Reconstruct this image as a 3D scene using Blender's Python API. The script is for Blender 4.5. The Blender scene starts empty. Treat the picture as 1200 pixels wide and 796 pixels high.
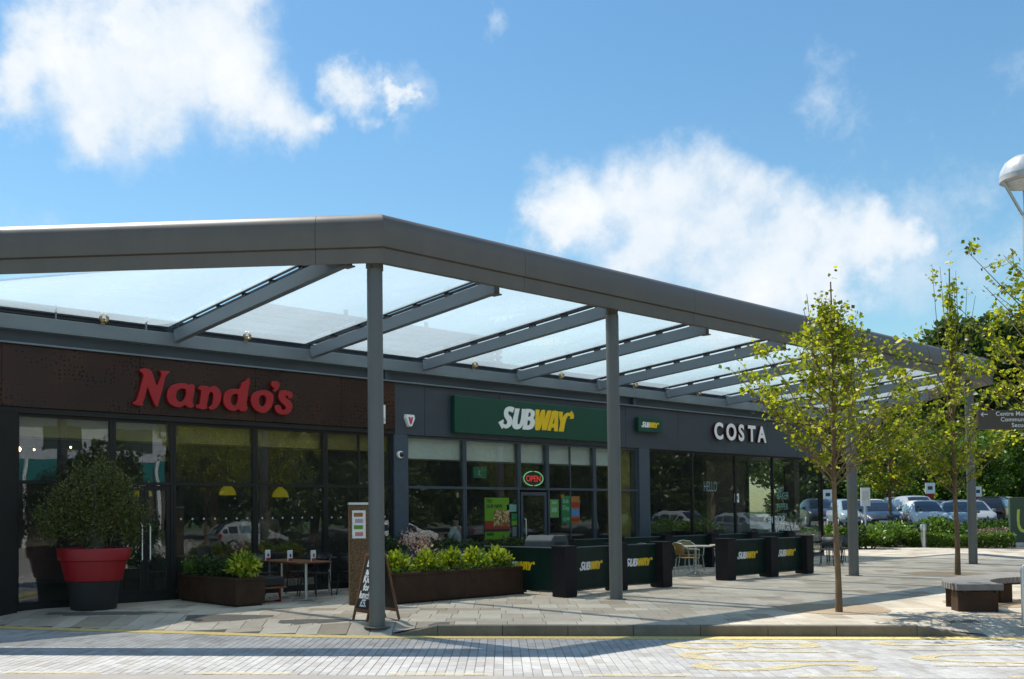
import bpy, bmesh, math, random
import numpy as np
from mathutils import Vector, Matrix, noise
random.seed(7); rng = np.random.default_rng(7)
sc = bpy.context.scene
COL = sc.collection
R = math.radians
# ------------------------------------------------------------------ camera
YAW, PITCH, ROLL = R(40.7406), R(1.8612), R(-0.4951)
EYE = Vector((0, 0, 1.6))
fw = Vector((math.sin(YAW)*math.cos(PITCH), math.cos(YAW)*math.cos(PITCH), math.sin(PITCH)))
rt = Vector((math.cos(YAW), -math.sin(YAW), 0)); up = rt.cross(fw)
r2 = rt*math.cos(ROLL)+up*math.sin(ROLL); u2 = -rt*math.sin(ROLL)+up*math.cos(ROLL)
cam = bpy.data.cameras.new('camera'); camo = bpy.data.objects.new('camera', cam); COL.objects.link(camo)
m = Matrix((( r2.x, u2.x, -fw.x, EYE.x), (r2.y, u2.y, -fw.y, EYE.y), (r2.z, u2.z, -fw.z, EYE.z), (0, 0, 0, 1)))
camo.matrix_world = m
cam.sensor_fit = 'HORIZONTAL'; cam.sensor_width = 36; cam.lens = 35.556
cam.shift_x = 0.0945; cam.shift_y = 0.1377; cam.clip_end = 3000; cam.clip_start = .1
sc.camera = camo
# ------------------------------------------------------------------ light
sc.view_settings.view_transform = 'Standard'; sc.view_settings.look = 'None'
sc.view_settings.exposure = 0.32; sc.view_settings.gamma = 1
SUN = Vector((-0.27, 3.50, 6.14)).normalized()
sun = bpy.data.lights.new('sun', 'SUN'); sun.energy = 5.0; sun.angle = R(.53); sun.color = (1, .955, .88)
suno = bpy.data.objects.new('sun', sun); COL.objects.link(suno)
suno.rotation_euler = (-SUN).to_track_quat('-Z', 'Y').to_euler(); suno.location = (0, 0, 60)
w = bpy.data.worlds.new('World'); sc.world = w; w.use_nodes = True
nt = w.node_tree; N = nt.nodes; L = nt.links; N.clear()
out = N.new('ShaderNodeOutputWorld'); bg = N.new('ShaderNodeBackground'); bg.inputs[1].default_value = .12
sky = N.new('ShaderNodeTexSky'); sky.sky_type = 'NISHITA'; sky.sun_disc = False
sky.sun_elevation = math.asin(SUN.z); sky.sun_rotation = math.atan2(SUN.x, SUN.y)
sky.air_density = 1.25; sky.dust_density = .35; sky.ozone_density = 2.5; sky.altitude = 0
tc = N.new('ShaderNodeTexCoord')
def direction(px, py):      # a direction in the sky (unit vector)
    px -= 14; py -= 14
    return (fw + r2*((px-486.66)/1185.2) - u2*((py-563.26)/1185.2)).normalized()
clouds = [(15,120,42),(60,105,55),(120,100,70),(190,75,90),(255,75,85),(300,120,62),(190,135,58),(110,145,45),(345,150,40),(300,50,40),(425,120,25),(385,150,24),(455,130,14),(230,20,45),(160,20,40),
          (655,264,36),(700,247,54),(760,236,60),(815,226,60),(858,214,46),(893,240,48),(850,290,80),(925,300,62),(985,300,50),(1035,290,42),(1075,284,32),(780,296,66),(900,345,75),(965,350,52)]
wisps = [(470,128,34),(130,20,40),(970,125,42),(1130,275,120),(1090,315,95),(1180,250,70),(570,24,20),(1165,330,60),(610,202,9),(470,135,40),(130,350,120)]
far = []
rr = random.Random(11)
for i in range(16):          # the same broken cumulus carries on round the rest of the sky
    az = R(105+i*15+rr.uniform(-6, 6))+YAW-R(30); el = R(rr.uniform(12, 48))
    far.append((Vector((math.sin(az)*math.cos(el), math.cos(az)*math.cos(el), math.sin(el))), rr.uniform(.08, .17)))
nz = N.new('ShaderNodeTexNoise'); nz.inputs['Scale'].default_value = 9; nz.inputs['Detail'].default_value = 9; nz.inputs['Roughness'].default_value = .62
L.new(tc.outputs['Generated'], nz.inputs['Vector'])
nz2 = N.new('ShaderNodeTexNoise'); nz2.inputs['Scale'].default_value = 26; nz2.inputs['Detail'].default_value = 10; nz2.inputs['Roughness'].default_value = .72
L.new(tc.outputs['Generated'], nz2.inputs['Vector'])
def math_(op, a, b=None, c=None, clamp=False):
    n = N.new('ShaderNodeMath'); n.operation = op; n.use_clamp = clamp
    for i, v in enumerate((a, b, c)):
        if v is None: continue
        if isinstance(v, (int, float)): n.inputs[i].default_value = v
        else: L.new(v, n.inputs[i])
    return n.outputs[0]
wn = N.new('ShaderNodeTexNoise'); wn.inputs['Scale'].default_value = 7; wn.inputs['Detail'].default_value = 7; wn.inputs['Roughness'].default_value = .6; L.new(tc.outputs['Generated'], wn.inputs['Vector'])
wv = N.new('ShaderNodeVectorMath'); wv.operation = 'MULTIPLY_ADD'; L.new(wn.outputs['Color'], wv.inputs[0]); wv.inputs[1].default_value = (.17, .17, .17); wv.inputs[2].default_value = (-.085, -.085, -.085)
wa_ = N.new('ShaderNodeVectorMath'); wa_.operation = 'ADD'; L.new(wv.outputs[0], wa_.inputs[0]); L.new(tc.outputs['Generated'], wa_.inputs[1])
def field(blobs):
    acc = None
    for d, r in blobs:
        dn = N.new('ShaderNodeVectorMath'); dn.operation = 'DISTANCE'
        L.new(wa_.outputs[0], dn.inputs[0]); dn.inputs[1].default_value = d
        v = math_('MULTIPLY_ADD', dn.outputs['Value'], -1/r, 1.0)
        acc = v if acc is None else math_('SMOOTH_MAX', acc, v, .25)
    return acc
F1 = field([(direction(x, y), r*1.14/1185) for x, y, r in clouds]+far)
F2 = field([(direction(x, y), r*1.1/1185) for x, y, r in wisps]+[(d, r*1.5) for d, r in far[::3]])
n1 = math_('MULTIPLY_ADD', nz.outputs['Fac'], 3.0, -1.5)
n2 = math_('MULTIPLY_ADD', nz2.outputs['Fac'], 2.0, -1.0)
a1 = math_('ADD', F1, math_('ADD', math_('MULTIPLY', n1, .35), math_('MULTIPLY', n2, .30)))
s1 = N.new('ShaderNodeMapRange'); s1.interpolation_type = 'SMOOTHSTEP'; L.new(a1, s1.inputs[0]); s1.inputs[1].default_value = -.22; s1.inputs[2].default_value = .72
a2 = math_('ADD', F2, math_('ADD', math_('MULTIPLY', n1, 1.0), math_('MULTIPLY', n2, .9)))
s2 = N.new('ShaderNodeMapRange'); s2.interpolation_type = 'SMOOTHSTEP'; L.new(a2, s2.inputs[0]); s2.inputs[1].default_value = .12; s2.inputs[2].default_value = 1.6; s2.inputs[4].default_value = .62
cov = math_('MAXIMUM', s1.outputs[0], s2.outputs[0], clamp=True)
hs = N.new('ShaderNodeHueSaturation'); hs.inputs['Saturation'].default_value = 1.15; hs.inputs['Value'].default_value = .93; L.new(sky.outputs[0], hs.inputs['Color'])
shade = N.new('ShaderNodeMapRange'); L.new(math_('ADD', math_('MULTIPLY', a1, .8), math_('MULTIPLY', n1, .7)), shade.inputs[0]); shade.inputs[1].default_value = .15; shade.inputs[2].default_value = 1.15; shade.inputs[3].default_value = .25; shade.inputs[4].default_value = 1.0
cc = N.new('ShaderNodeMix'); cc.data_type = 'RGBA'; L.new(shade.outputs[0], cc.inputs[0])
cc.inputs[6].default_value = (4.4, 5.3, 6.2, 1); cc.inputs[7].default_value = (6.6, 6.8, 7.0, 1)
tintn = N.new('ShaderNodeMix'); tintn.data_type = 'RGBA'; tintn.blend_type = 'MULTIPLY'; tintn.inputs[0].default_value = 1; L.new(hs.outputs[0], tintn.inputs[6]); tintn.inputs[7].default_value = (.86, 1.02, 1.0, 1)
mixc = N.new('ShaderNodeMix'); mixc.data_type = 'RGBA'; L.new(cov, mixc.inputs[0]); L.new(tintn.outputs[2], mixc.inputs[6]); L.new(cc.outputs[2], mixc.inputs[7])
L.new(mixc.outputs[2], bg.inputs[0]); L.new(bg.outputs[0], out.inputs[0])

# ------------------------------------------------------------------ materials
def mat(name): 
    m = bpy.data.materials.new(name); m.use_nodes = True; m.node_tree.nodes.clear(); return m
class NT:
    def __init__(s, m): s.m = m; s.n = m.node_tree.nodes; s.l = m.node_tree.links
    def new(s, t, **k):
        n = s.n.new('ShaderNode'+t)
        for a, b in k.items(): setattr(n, a, b)
        return n
    def set(s, inp, v):
        if hasattr(v, 'links') or isinstance(v, bpy.types.NodeSocket): s.l.new(v, inp)
        else: inp.default_value = v
    def noise(s, scale, detail=4, rough=.55, co='Object', stretch=None):
        t = s.new('TexCoord'); n = s.new('TexNoise'); n.inputs['Scale'].default_value = scale; n.inputs['Detail'].default_value = detail; n.inputs['Roughness'].default_value = rough
        if stretch:
            mp = s.new('Mapping'); mp.inputs['Scale'].default_value = stretch; s.l.new(t.outputs[co], mp.inputs[0]); s.l.new(mp.outputs[0], n.inputs['Vector'])
        else: s.l.new(t.outputs[co], n.inputs['Vector'])
        return n.outputs['Fac']
    def pos(s): return s.new('NewGeometry').outputs['Position']
    def range(s, v, a, b, c, d):
        n = s.new('MapRange'); s.set(n.inputs[0], v); 
        for i, x in enumerate((a, b, c, d)): n.inputs[i+1].default_value = x
        return n.outputs[0]
    def mix(s, f, a, b, blend='MIX'):
        n = s.new('Mix'); n.data_type = 'RGBA'; n.blend_type = blend; s.set(n.inputs[0], f); s.set(n.inputs[6], a); s.set(n.inputs[7], b); return n.outputs[2]
    def ramp(s, f, stops):
        n = s.new('ValToRGB'); s.set(n.inputs[0], f); e = n.color_ramp.elements
        while len(e) > 1: e.remove(e[-1])
        e[0].position = stops[0][0]; e[0].color = stops[0][1]
        for p, c in stops[1:]: x = e.new(p); x.color = c
        return n.outputs[0]
    def bump(s, h, strength=.3, dist=.01):
        n = s.new('Bump'); s.l.new(h, n.inputs['Height']); n.inputs['Strength'].default_value = strength; n.inputs['Distance'].default_value = dist; return n.outputs[0]
    def out(s, sh):
        o = s.new('OutputMaterial'); s.l.new(sh, o.inputs[0]); return s.m
def c4(c): return (c[0], c[1], c[2], 1)
def pbr(name, col, rough=.5, metal=0, var=.12, scale=6, bump=0, bscale=60, spec=.5, emit=None, estr=0, streak=None, coat=0):
    t = NT(mat(name)); b = t.new('BsdfPrincipled')
    f = t.noise(scale, 5, .6, stretch=streak)
    lo = c4([v*(1-var) for v in col]); hi = c4([min(1, v*(1+var)) for v in col])
    t.set(b.inputs['Base Color'], t.mix(t.range(f, .3, .7, 0, 1), lo, hi))
    t.set(b.inputs['Roughness'], t.range(f, .3, .7, max(.02, rough-.07), min(1, rough+.07)))
    b.inputs['Metallic'].default_value = metal; b.inputs['Specular IOR Level'].default_value = spec
    if coat: b.inputs['Coat Weight'].default_value = coat; b.inputs['Coat Roughness'].default_value = .05
    if emit: b.inputs['Emission Color'].default_value = c4(emit); b.inputs['Emission Strength'].default_value = estr
    if bump: t.set(b.inputs['Normal'], t.bump(t.noise(bscale, 6, .6), bump, .006))
    return t.out(b.outputs[0])
def glassmat(name, tint=(.86, .89, .88), f0=.075, rough=0.0, black_lift=.014):
    t = NT(mat(name)); tr = t.new('BsdfTransparent'); tr.inputs[0].default_value = c4(tint)
    gl = t.new('BsdfGlossy'); gl.inputs['Roughness'].default_value = rough; gl.inputs[0].default_value = (1, 1, 1, 1)
    nzb = t.bump(t.noise(.7, 2, .5, co='Object'), .012, .3); t.l.new(nzb, gl.inputs['Normal'])
    lw = t.new('LayerWeight'); lw.inputs[0].default_value = .5
    p = t.new('Math', operation='POWER'); t.l.new(lw.outputs['Facing'], p.inputs[0]); p.inputs[1].default_value = 4.2
    q = t.new('Math', operation='MULTIPLY_ADD'); t.l.new(p.outputs[0], q.inputs[0]); q.inputs[1].default_value = 1-f0; q.inputs[2].default_value = f0
    mx = t.new('MixShader'); t.l.new(q.outputs[0], mx.inputs[0]); t.l.new(tr.outputs[0], mx.inputs[1]); t.l.new(gl.outputs[0], mx.inputs[2])
    df = t.new('BsdfDiffuse'); df.inputs[0].default_value = (.6, .62, .6, 1); m3 = t.new('MixShader'); t.set(m3.inputs[0], t.range(t.noise(2.2, 6, .7), .35, .7, black_lift*.6, black_lift*1.5)); t.l.new(mx.outputs[0], m3.inputs[1]); t.l.new(df.outputs[0], m3.inputs[2])  # thin pale diffuse layer mixed over the glass to lighten its blacks
    return t.out(m3.outputs[0])
def filmmat():
    t = NT(mat('clear foil')); tr = t.new('BsdfTransparent')
    f = t.noise(.8, 3, .5, stretch=(1, .25, 1)); f2 = t.noise(9, 4, .6, stretch=(.25, 1.6, 1))
    tr.inputs[0].default_value = (.91, .905, .89, 1)
    tl = t.new('BsdfTranslucent'); tl.inputs[0].default_value = (.82, .95, 1, 1)
    gl = t.new('BsdfGlossy'); gl.inputs['Roughness'].default_value = .09; gl.inputs[0].default_value = (.9, .95, 1, 1)
    m1 = t.new('MixShader'); s = t.new('Math', operation='ADD')
    t.l.new(t.range(f, .3, .75, .25, .31), s.inputs[0]); t.l.new(t.range(f2, .5, .8, 0, .03), s.inputs[1])
    t.l.new(s.outputs[0], m1.inputs[0]); t.l.new(tr.outputs[0], m1.inputs[1]); t.l.new(tl.outputs[0], m1.inputs[2])
    lw = t.new('LayerWeight'); lw.inputs[0].default_value = .5
    p = t.new('Math', operation='POWER'); t.l.new(lw.outputs['Facing'], p.inputs[0]); p.inputs[1].default_value = 4
    q = t.new('Math', operation='MULTIPLY_ADD'); t.l.new(p.outputs[0], q.inputs[0]); q.inputs[1].default_value = .6; q.inputs[2].default_value = .04
    m2 = t.new('MixShader'); t.l.new(q.outputs[0], m2.inputs[0]); t.l.new(m1.outputs[0], m2.inputs[1]); t.l.new(gl.outputs[0], m2.inputs[2])
    return t.out(m2.outputs[0])
def leafmat(name, a, b, c_, trans=.45):
    t = NT(mat(name)); g = t.new('NewGeometry')
    col = t.ramp(g.outputs['Random Per Island'], [(0, c4(a)), (.5, c4(b)), (1, c4(c_))])
    pb = t.new('BsdfPrincipled'); t.set(pb.inputs['Base Color'], col); pb.inputs['Roughness'].default_value = .42; pb.inputs['Specular IOR Level'].default_value = .5
    tl = t.new('BsdfTranslucent'); t.set(tl.inputs[0], t.mix(1.0, col, (1.5, 1.55, .6, 1), 'MULTIPLY'))
    mx = t.new('MixShader'); mx.inputs[0].default_value = trans; t.l.new(pb.outputs[0], mx.inputs[1]); t.l.new(tl.outputs[0], mx.inputs[2])
    return t.out(mx.outputs[0])
def stonemat(name, stops, island, rough=.78, speck=.1, stainscale=.8):
    t = NT(mat(name))
    rnd = t.new('NewGeometry').outputs['Random Per Island'] if island else t.new('ObjectInfo').outputs['Random']
    pos = t.pos()
    base = t.ramp(rnd, stops)
    n1 = t.new('TexNoise'); n1.inputs['Scale'].default_value = 130; n1.inputs['Detail'].default_value = 3; t.l.new(pos, n1.inputs['Vector'])
    n2 = t.new('TexNoise'); n2.inputs['Scale'].default_value = stainscale; n2.inputs['Detail'].default_value = 7; n2.inputs['Roughness'].default_value = .65; t.l.new(pos, n2.inputs['Vector'])
    n3 = t.new('TexNoise'); n3.inputs['Scale'].default_value = 9; n3.inputs['Detail'].default_value = 6; n3.inputs['Roughness'].default_value = .7; t.l.new(pos, n3.inputs['Vector'])
    v1 = t.range(n1.outputs[0], .3, .7, 1-speck, 1+speck); v2 = t.range(n2.outputs[0], .3, .72, .72, 1.14); v3 = t.range(n3.outputs[0], .3, .7, .9, 1.08)
    a = t.new('Math', operation='MULTIPLY'); t.l.new(v1, a.inputs[0]); t.l.new(v2, a.inputs[1])
    a2 = t.new('Math', operation='MULTIPLY'); t.l.new(a.outputs[0], a2.inputs[0]); t.l.new(v3, a2.inputs[1])
    vo = t.new('TexVoronoi'); vo.inputs['Scale'].default_value = 2.3; t.l.new(pos, vo.inputs['Vector'])
    a3 = t.new('Math', operation='MULTIPLY'); t.l.new(a2.outputs[0], a3.inputs[0]); t.l.new(t.range(vo.outputs['Distance'], .045, .06, .55, 1), a3.inputs[1]); a2 = a3
    vm = t.new('VectorMath', operation='SCALE'); t.l.new(base, vm.inputs[0]); t.l.new(a2.outputs[0], vm.inputs['Scale'])
    b = t.new('BsdfPrincipled'); t.l.new(vm.outputs[0], b.inputs['Base Color']); b.inputs['Roughness'].default_value = rough
    t.set(b.inputs['Normal'], t.bump(n1.outputs[0], .25, .004))
    return t.out(b.outputs[0])
M = {}
M['steel'] = pbr('painted grey steel', (.135, .138, .128), .5, .0, .07, 2.5, bump=.05, bscale=30)
M['fascia'] = pbr('weathered grey fascia', (.145, .122, .098), .45, .0, .10, 2.2, streak=(1, 1, .35))
M['beam'] = pbr('blue grey steel', (.14, .175, .20), .42, .0, .07, 2.0)
M['beamdark'] = pbr('slate blue cladding', (.05, .07, .09), .42, 0, .08, 1.5)
M['cladding'] = pbr('grey fascia cladding', (.040, .053, .070), .45, 0, .07, .9, streak=(1, 1, 3))
M['rail'] = pbr('black rail', (.02, .022, .025), .4)
M['frameN'] = pbr('charcoal window frame', (.018, .017, .016), .5, spec=.3)
M['frameS'] = pbr('slate window frame', (.045, .06, .08), .42)
M['pier'] = pbr('dark pier', (.018, .016, .014), .6, spec=.25)
M['pilaster'] = pbr('blue grey pilaster', (.05, .072, .10), .45)
M['glass'] = glassmat('shop glass')
M['carglass'] = glassmat('car glass', (.10, .12, .12), .09)
M['film'] = filmmat()
M['red'] = pbr('red letters', (.33, .006, .012), .45, var=.08, coat=.2)
M['redpot'] = pbr('red pot', (.30, .006, .010), .5, var=.06)
M['charpot'] = pbr('charcoal pot', (.030, .028, .028), .6, var=.1, spec=.3)
M['green'] = pbr('green sign board', (.003, .060, .036), .4, var=.05)
M['dkgreen'] = pbr('dark green panel', (.002, .018, .013), .55, var=.1, spec=.25)
M['white'] = pbr('white letters', (.82, .84, .84), .4, var=.04)
M['yellow'] = pbr('yellow letters', (.80, .52, .01), .4, var=.05)
M['post'] = pbr('black post', (.014, .013, .016), .6, var=.15, spec=.2)
M['corten'] = pbr('brown planter steel', (.055, .030, .018), .7, .0, .3, 5, spec=.2)
M['soil'] = pbr('soil', (.05, .035, .02), .95, var=.4, scale=30)
M['wood'] = pbr('varnished wood', (.17, .075, .03), .5, var=.25, scale=4, streak=(1, 1, .1))
M['greywood'] = pbr('weathered timber', (.20, .19, .175), .75, var=.25, scale=5, bump=.2)
M['black'] = pbr('black metal', (.02, .02, .022), .4)
M['slate'] = pbr('chalkboard', (.022, .022, .024), .7)
M['chalk'] = pbr('chalk', (.8, .8, .78), .8)
M['galv'] = pbr('galvanised steel', (.55, .57, .58), .35, .7, .08)
M['alu'] = pbr('aluminium', (.7, .71, .72), .3, .8, .06)
M['paper'] = pbr('paper', (.75, .75, .73), .6)
M['inwall'] = pbr('dark interior wall', (.11, .085, .065), .8, var=.3, scale=1)
M['infloor'] = pbr('interior floor', (.10, .085, .07), .5, var=.2, scale=2)
M['ceil'] = pbr('interior ceiling', (.08, .08, .08), .8)
M['olive'] = pbr('olive bulkhead', (.27, .20, .045), .7, var=.15, scale=2)
M['bulk'] = pbr('white bulkhead', (.78, .78, .74), .7, var=.05, scale=2)
M['lampyellow'] = pbr('yellow lamp shade', (.75, .62, .01), .5, emit=(.9, .72, .02), estr=.10)
M['warm'] = pbr('lit spotlight', (1, .8, .5), .5, emit=(1, .62, .25), estr=14)
M['skin'] = pbr('skin', (.50, .30, .21), .6)
M['shirt'] = pbr('pale shirt', (.80, .84, .86), .8)
M['shirt2'] = pbr('dark shirt', (.05, .05, .07), .8)
M['hair'] = pbr('hair', (.03, .02, .015), .6)
M['bark'] = pbr('bark', (.16, .105, .055), .85, var=.35, scale=14, bump=.5, bscale=25, streak=(1, 1, .3))
M['olivebark'] = pbr('olive bark', (.09, .075, .055), .9, var=.3, scale=20)
M['amber'] = pbr('wicker seat', (.23, .15, .035), .55, var=.3, scale=40)
M['cream'] = pbr('cream table top', (.60, .56, .44), .35, var=.05)
M['yl'] = leafmat('young yellow green leaves', (.09, .13, .012), (.22, .26, .022), (.46, .43, .04), .55)
M['ol'] = leafmat('olive leaves', (.045, .065, .025), (.09, .115, .035), (.26, .26, .07), .35)
M['pl'] = leafmat('bright planter leaves', (.06, .12, .01), (.20, .28, .02), (.62, .60, .09), .40)
M['dk'] = leafmat('dark shrub leaves', (.015, .035, .01), (.03, .065, .015), (.06, .10, .02), .3)
M['hedge'] = leafmat('hedge leaves', (.05, .10, .012), (.09, .17, .02), (.15, .22, .03), .35)
M['woodleaf'] = leafmat('woodland leaves', (.024, .050, .011), (.052, .092, .018), (.11, .15, .03), .3)
M['copper'] = leafmat('copper leaves', (.02, .012, .016), (.04, .022, .028), (.07, .05, .04), .25)
M['pink'] = leafmat('pink flowers', (.45, .25, .30), (.6, .38, .42), (.7, .55, .55), .4)
M['heather'] = leafmat('heather', (.10, .11, .05), (.26, .18, .18), (.38, .28, .28), .3)
M['grass'] = pbr('grass', (.05, .085, .02), .95, var=.35, scale=.6)
M['tar'] = pbr('asphalt', (.075, .073, .072), .85, var=.15, scale=3, bump=.3, bscale=150)
M['beigetar'] = pbr('beige asphalt', (.30, .275, .245), .85, var=.12, scale=2, bump=.4, bscale=140)
M['joint'] = pbr('joint sand', (.12, .11, .095), .95, var=.2, scale=8)
g_slab = [(0, (.40, .345, .26, 1)), (.25, (.47, .415, .325, 1)), (.5, (.52, .465, .37, 1)), (.72, (.55, .49, .39, 1)), (.88, (.42, .355, .265, 1)), (1, (.30, .245, .175, 1))]
g_sett = [(0, (.34, .325, .305, 1)), (.15, (.41, .40, .38, 1)), (.5, (.45, .44, .42, 1)), (.85, (.48, .47, .445, 1)), (.95, (.40, .37, .335, 1)), (1, (.35, .32, .285, 1))]
M['slab_i'] = stonemat('paving slabs', g_slab, True); M['slab_o'] = stonemat('paving slab', g_slab, False)
M['sett_i'] = stonemat('road blocks', g_sett, True); M['sett_o'] = stonemat('road block', g_sett, False)
M['kerb'] = stonemat('granite kerb', [(0, (.15, .135, .105, 1)), (1, (.19, .17, .135, 1))], False, speck=.22, stainscale=3)
M['gravel'] = stonemat('resin gravel', [(0, (.36, .27, .17, 1)), (1, (.36, .27, .17, 1))], False, speck=.45)
def paintmat():
    t = NT(mat('worn yellow road paint')); b = t.new('BsdfPrincipled'); b.inputs['Roughness'].default_value = .7
    n = t.new('TexNoise'); n.inputs['Scale'].default_value = 11; n.inputs['Detail'].default_value = 8; n.inputs['Roughness'].default_value = .75; t.l.new(t.pos(), n.inputs['Vector'])
    t.set(b.inputs['Base Color'], t.mix(t.range(n.outputs[0], .35, .65, 0, 1), (.66, .54, .26, 1), (.70, .61, .38, 1)))
    tr = t.new('BsdfTransparent'); mx = t.new('MixShader'); t.l.new(t.range(n.outputs[0], .34, .62, .95, .28), mx.inputs[0])
    t.l.new(b.outputs[0], mx.inputs[1]); t.l.new(tr.outputs[0], mx.inputs[2]); return t.out(mx.outputs[0])
M['paint'] = paintmat()
M['linepaint'] = pbr('yellow line paint', (.66, .50, .17), .7, var=.22, scale=14)
def panelmat():      # perforated copper-brown rainscreen
    t = NT(mat('perforated copper panel')); b = t.new('BsdfPrincipled'); pos = t.pos()
    v = t.new('TexVoronoi'); v.inputs['Scale'].default_value = 12; v.inputs['Randomness'].default_value = .55; t.l.new(pos, v.inputs['Vector'])
    n = t.new('TexNoise'); n.inputs['Scale'].default_value = 1.3; n.inputs['Detail'].default_value = 6; t.l.new(pos, n.inputs['Vector'])
    n2 = t.new('TexNoise'); n2.inputs['Scale'].default_value = 2.6; n2.inputs['Detail'].default_value = 2; t.l.new(pos, n2.inputs['Vector'])
    base = t.ramp(n.outputs[0], [(.3, (.038, .023, .020, 1)), (.55, (.050, .027, .021, 1)), (.78, (.088, .038, .022, 1))])
    hole = t.new('Math', operation='LESS_THAN'); t.l.new(v.outputs['Distance'], hole.inputs[0]); t.l.new(t.range(n2.outputs[0], .40, .6, .10, .30), hole.inputs[1])
    t.set(b.inputs['Base Color'], t.mix(hole.outputs[0], base, (.014, .011, .010, 1)))
    b.inputs['Roughness'].default_value = .38; b.inputs['Metallic'].default_value = .55
    return t.out(b.outputs[0])
M['copperpanel'] = panelmat()
def car_paint(name, col): return pbr(name, col, .35, .0, .03, 1, coat=.6)

# ------------------------------------------------------------------ mesh helpers
class MB:
    def __init__(s): s.v = []; s.f = []; s.mi = []; s.M = None
    def tv(s, p): 
        p = Vector(p); s.v.append(tuple(s.M @ p if s.M else p)); return len(s.v)-1
    def face(s, idx, m=0): s.f.append(tuple(idx)); s.mi.append(m)
    def poly(s, pts, m=0): s.face([s.tv(p) for p in pts], m)
    def box(s, x0, x1, y0, y1, z0, z1, m=0):
        i = [s.tv(p) for p in ((x0,y0,z0),(x1,y0,z0),(x1,y1,z0),(x0,y1,z0),(x0,y0,z1),(x1,y0,z1),(x1,y1,z1),(x0,y1,z1))]
        for q in ((0,3,2,1),(4,5,6,7),(0,1,5,4),(1,2,6,5),(2,3,7,6),(3,0,4,7)): s.face([i[k] for k in q], m)
    def bar(s, a, b, wx, wz, m=0, upv=(0,0,1)):   # rectangular bar between two points
        a = Vector(a); b = Vector(b); d = (b-a).normalized(); u_ = Vector(upv); r_ = d.cross(u_).normalized(); u_ = r_.cross(d)
        i = [s.tv(p+r_*sx*wx/2+u_*sz*wz/2) for p in (a, b) for sx, sz in ((-1,-1),(1,-1),(1,1),(-1,1))]
        for q in ((3,2,1,0),(4,5,6,7),(0,1,5,4),(1,2,6,5),(2,3,7,6),(3,0,4,7)): s.face([i[k] for k in q], m)
    def tube(s, pts, rad, n=8, m=0, cap=True):
        pts = [Vector(p) for p in pts]; rads = rad if isinstance(rad, (list, tuple)) else [rad]*len(pts); rings = []
        ref = None
        for k, p in enumerate(pts):
            d = (pts[min(k+1, len(pts)-1)]-pts[max(k-1, 0)]).normalized()
            if ref is None: ref = Vector((1,0,0)) if abs(d.x) < .8 else Vector((0,1,0))
            a = d.cross(ref).normalized(); b = d.cross(a).normalized(); ref = b.cross(d) if False else ref
            rings.append([s.tv(p+(a*math.cos(2*math.pi*j/n)+b*math.sin(2*math.pi*j/n))*rads[k]) for j in range(n)])
        for k in range(len(rings)-1):
            for j in range(n): s.face((rings[k][j], rings[k][(j+1)%n], rings[k+1][(j+1)%n], rings[k+1][j]), m)
        if cap: s.face(rings[0][::-1], m); s.face(rings[-1], m)
    def lathe(s, prof, c=(0,0,0), n=32, m=0, cap=True):
        rings = [[s.tv((c[0]+r*math.cos(2*math.pi*j/n), c[1]+r*math.sin(2*math.pi*j/n), c[2]+z)) for j in range(n)] for r, z in prof]
        for k in range(len(rings)-1):
            for j in range(n): s.face((rings[k][j], rings[k][(j+1)%n], rings[k+1][(j+1)%n], rings[k+1][j]), m)
        if cap: s.face(rings[0][::-1], m); s.face(rings[-1], m)
    def mesh(s, name, mats, smooth=False, bevel=0, seg=2):
        me = bpy.data.meshes.new(name); me.from_pydata(s.v, [], s.f)
        for k in (mats if isinstance(mats, (list, tuple)) else [mats]): me.materials.append(k)
        for p, mi in zip(me.polygons, s.mi): p.material_index = mi
        bm = bmesh.new(); bm.from_mesh(me); bmesh.ops.recalc_face_normals(bm, faces=bm.faces)
        if bevel:
            es = [e for e in bm.edges if len(e.link_faces) == 2 and e.calc_face_angle(0) > .5]
            bmesh.ops.bevel(bm, geom=es, offset=bevel, segments=seg, affect='EDGES', profile=.5)
        bm.to_mesh(me); bm.free()
        if smooth:
            for p in me.polygons: p.use_smooth = True
            if smooth != 'all': me.set_sharp_from_angle(angle=R(38))
        return me
    def build(s, name, mats, parent=None, **k):
        return link(name, s.mesh(name, mats, **k), parent)
def link(name, me, parent=None, loc=None):
    o = bpy.data.objects.new(name, me); COL.objects.link(o)
    if parent: o.parent = parent
    if loc: o.location = loc
    return o
def tag(o, label=None, cat=None, group=None, kind=None):
    if label: o['label'] = label
    if cat: o['category'] = cat
    if group: o['group'] = group
    if kind: o['kind'] = kind
    return o
def thing(name, label, cat, loc=(0,0,0), rz=0, group=None):
    o = bpy.data.objects.new(name, None); COL.objects.link(o); o.location = loc; o.rotation_euler = (0,0,rz); o.empty_display_size = .2
    return tag(o, label, cat, group)
def struct(name, mb, mats, **k): return tag(mb.build(name, mats, **k), kind='structure')
def copy_tree(o, parent=None):
    c = o.copy(); COL.objects.link(c); c.parent = parent
    for ch in list(o.children): copy_tree(ch, c)
    return c
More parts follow.
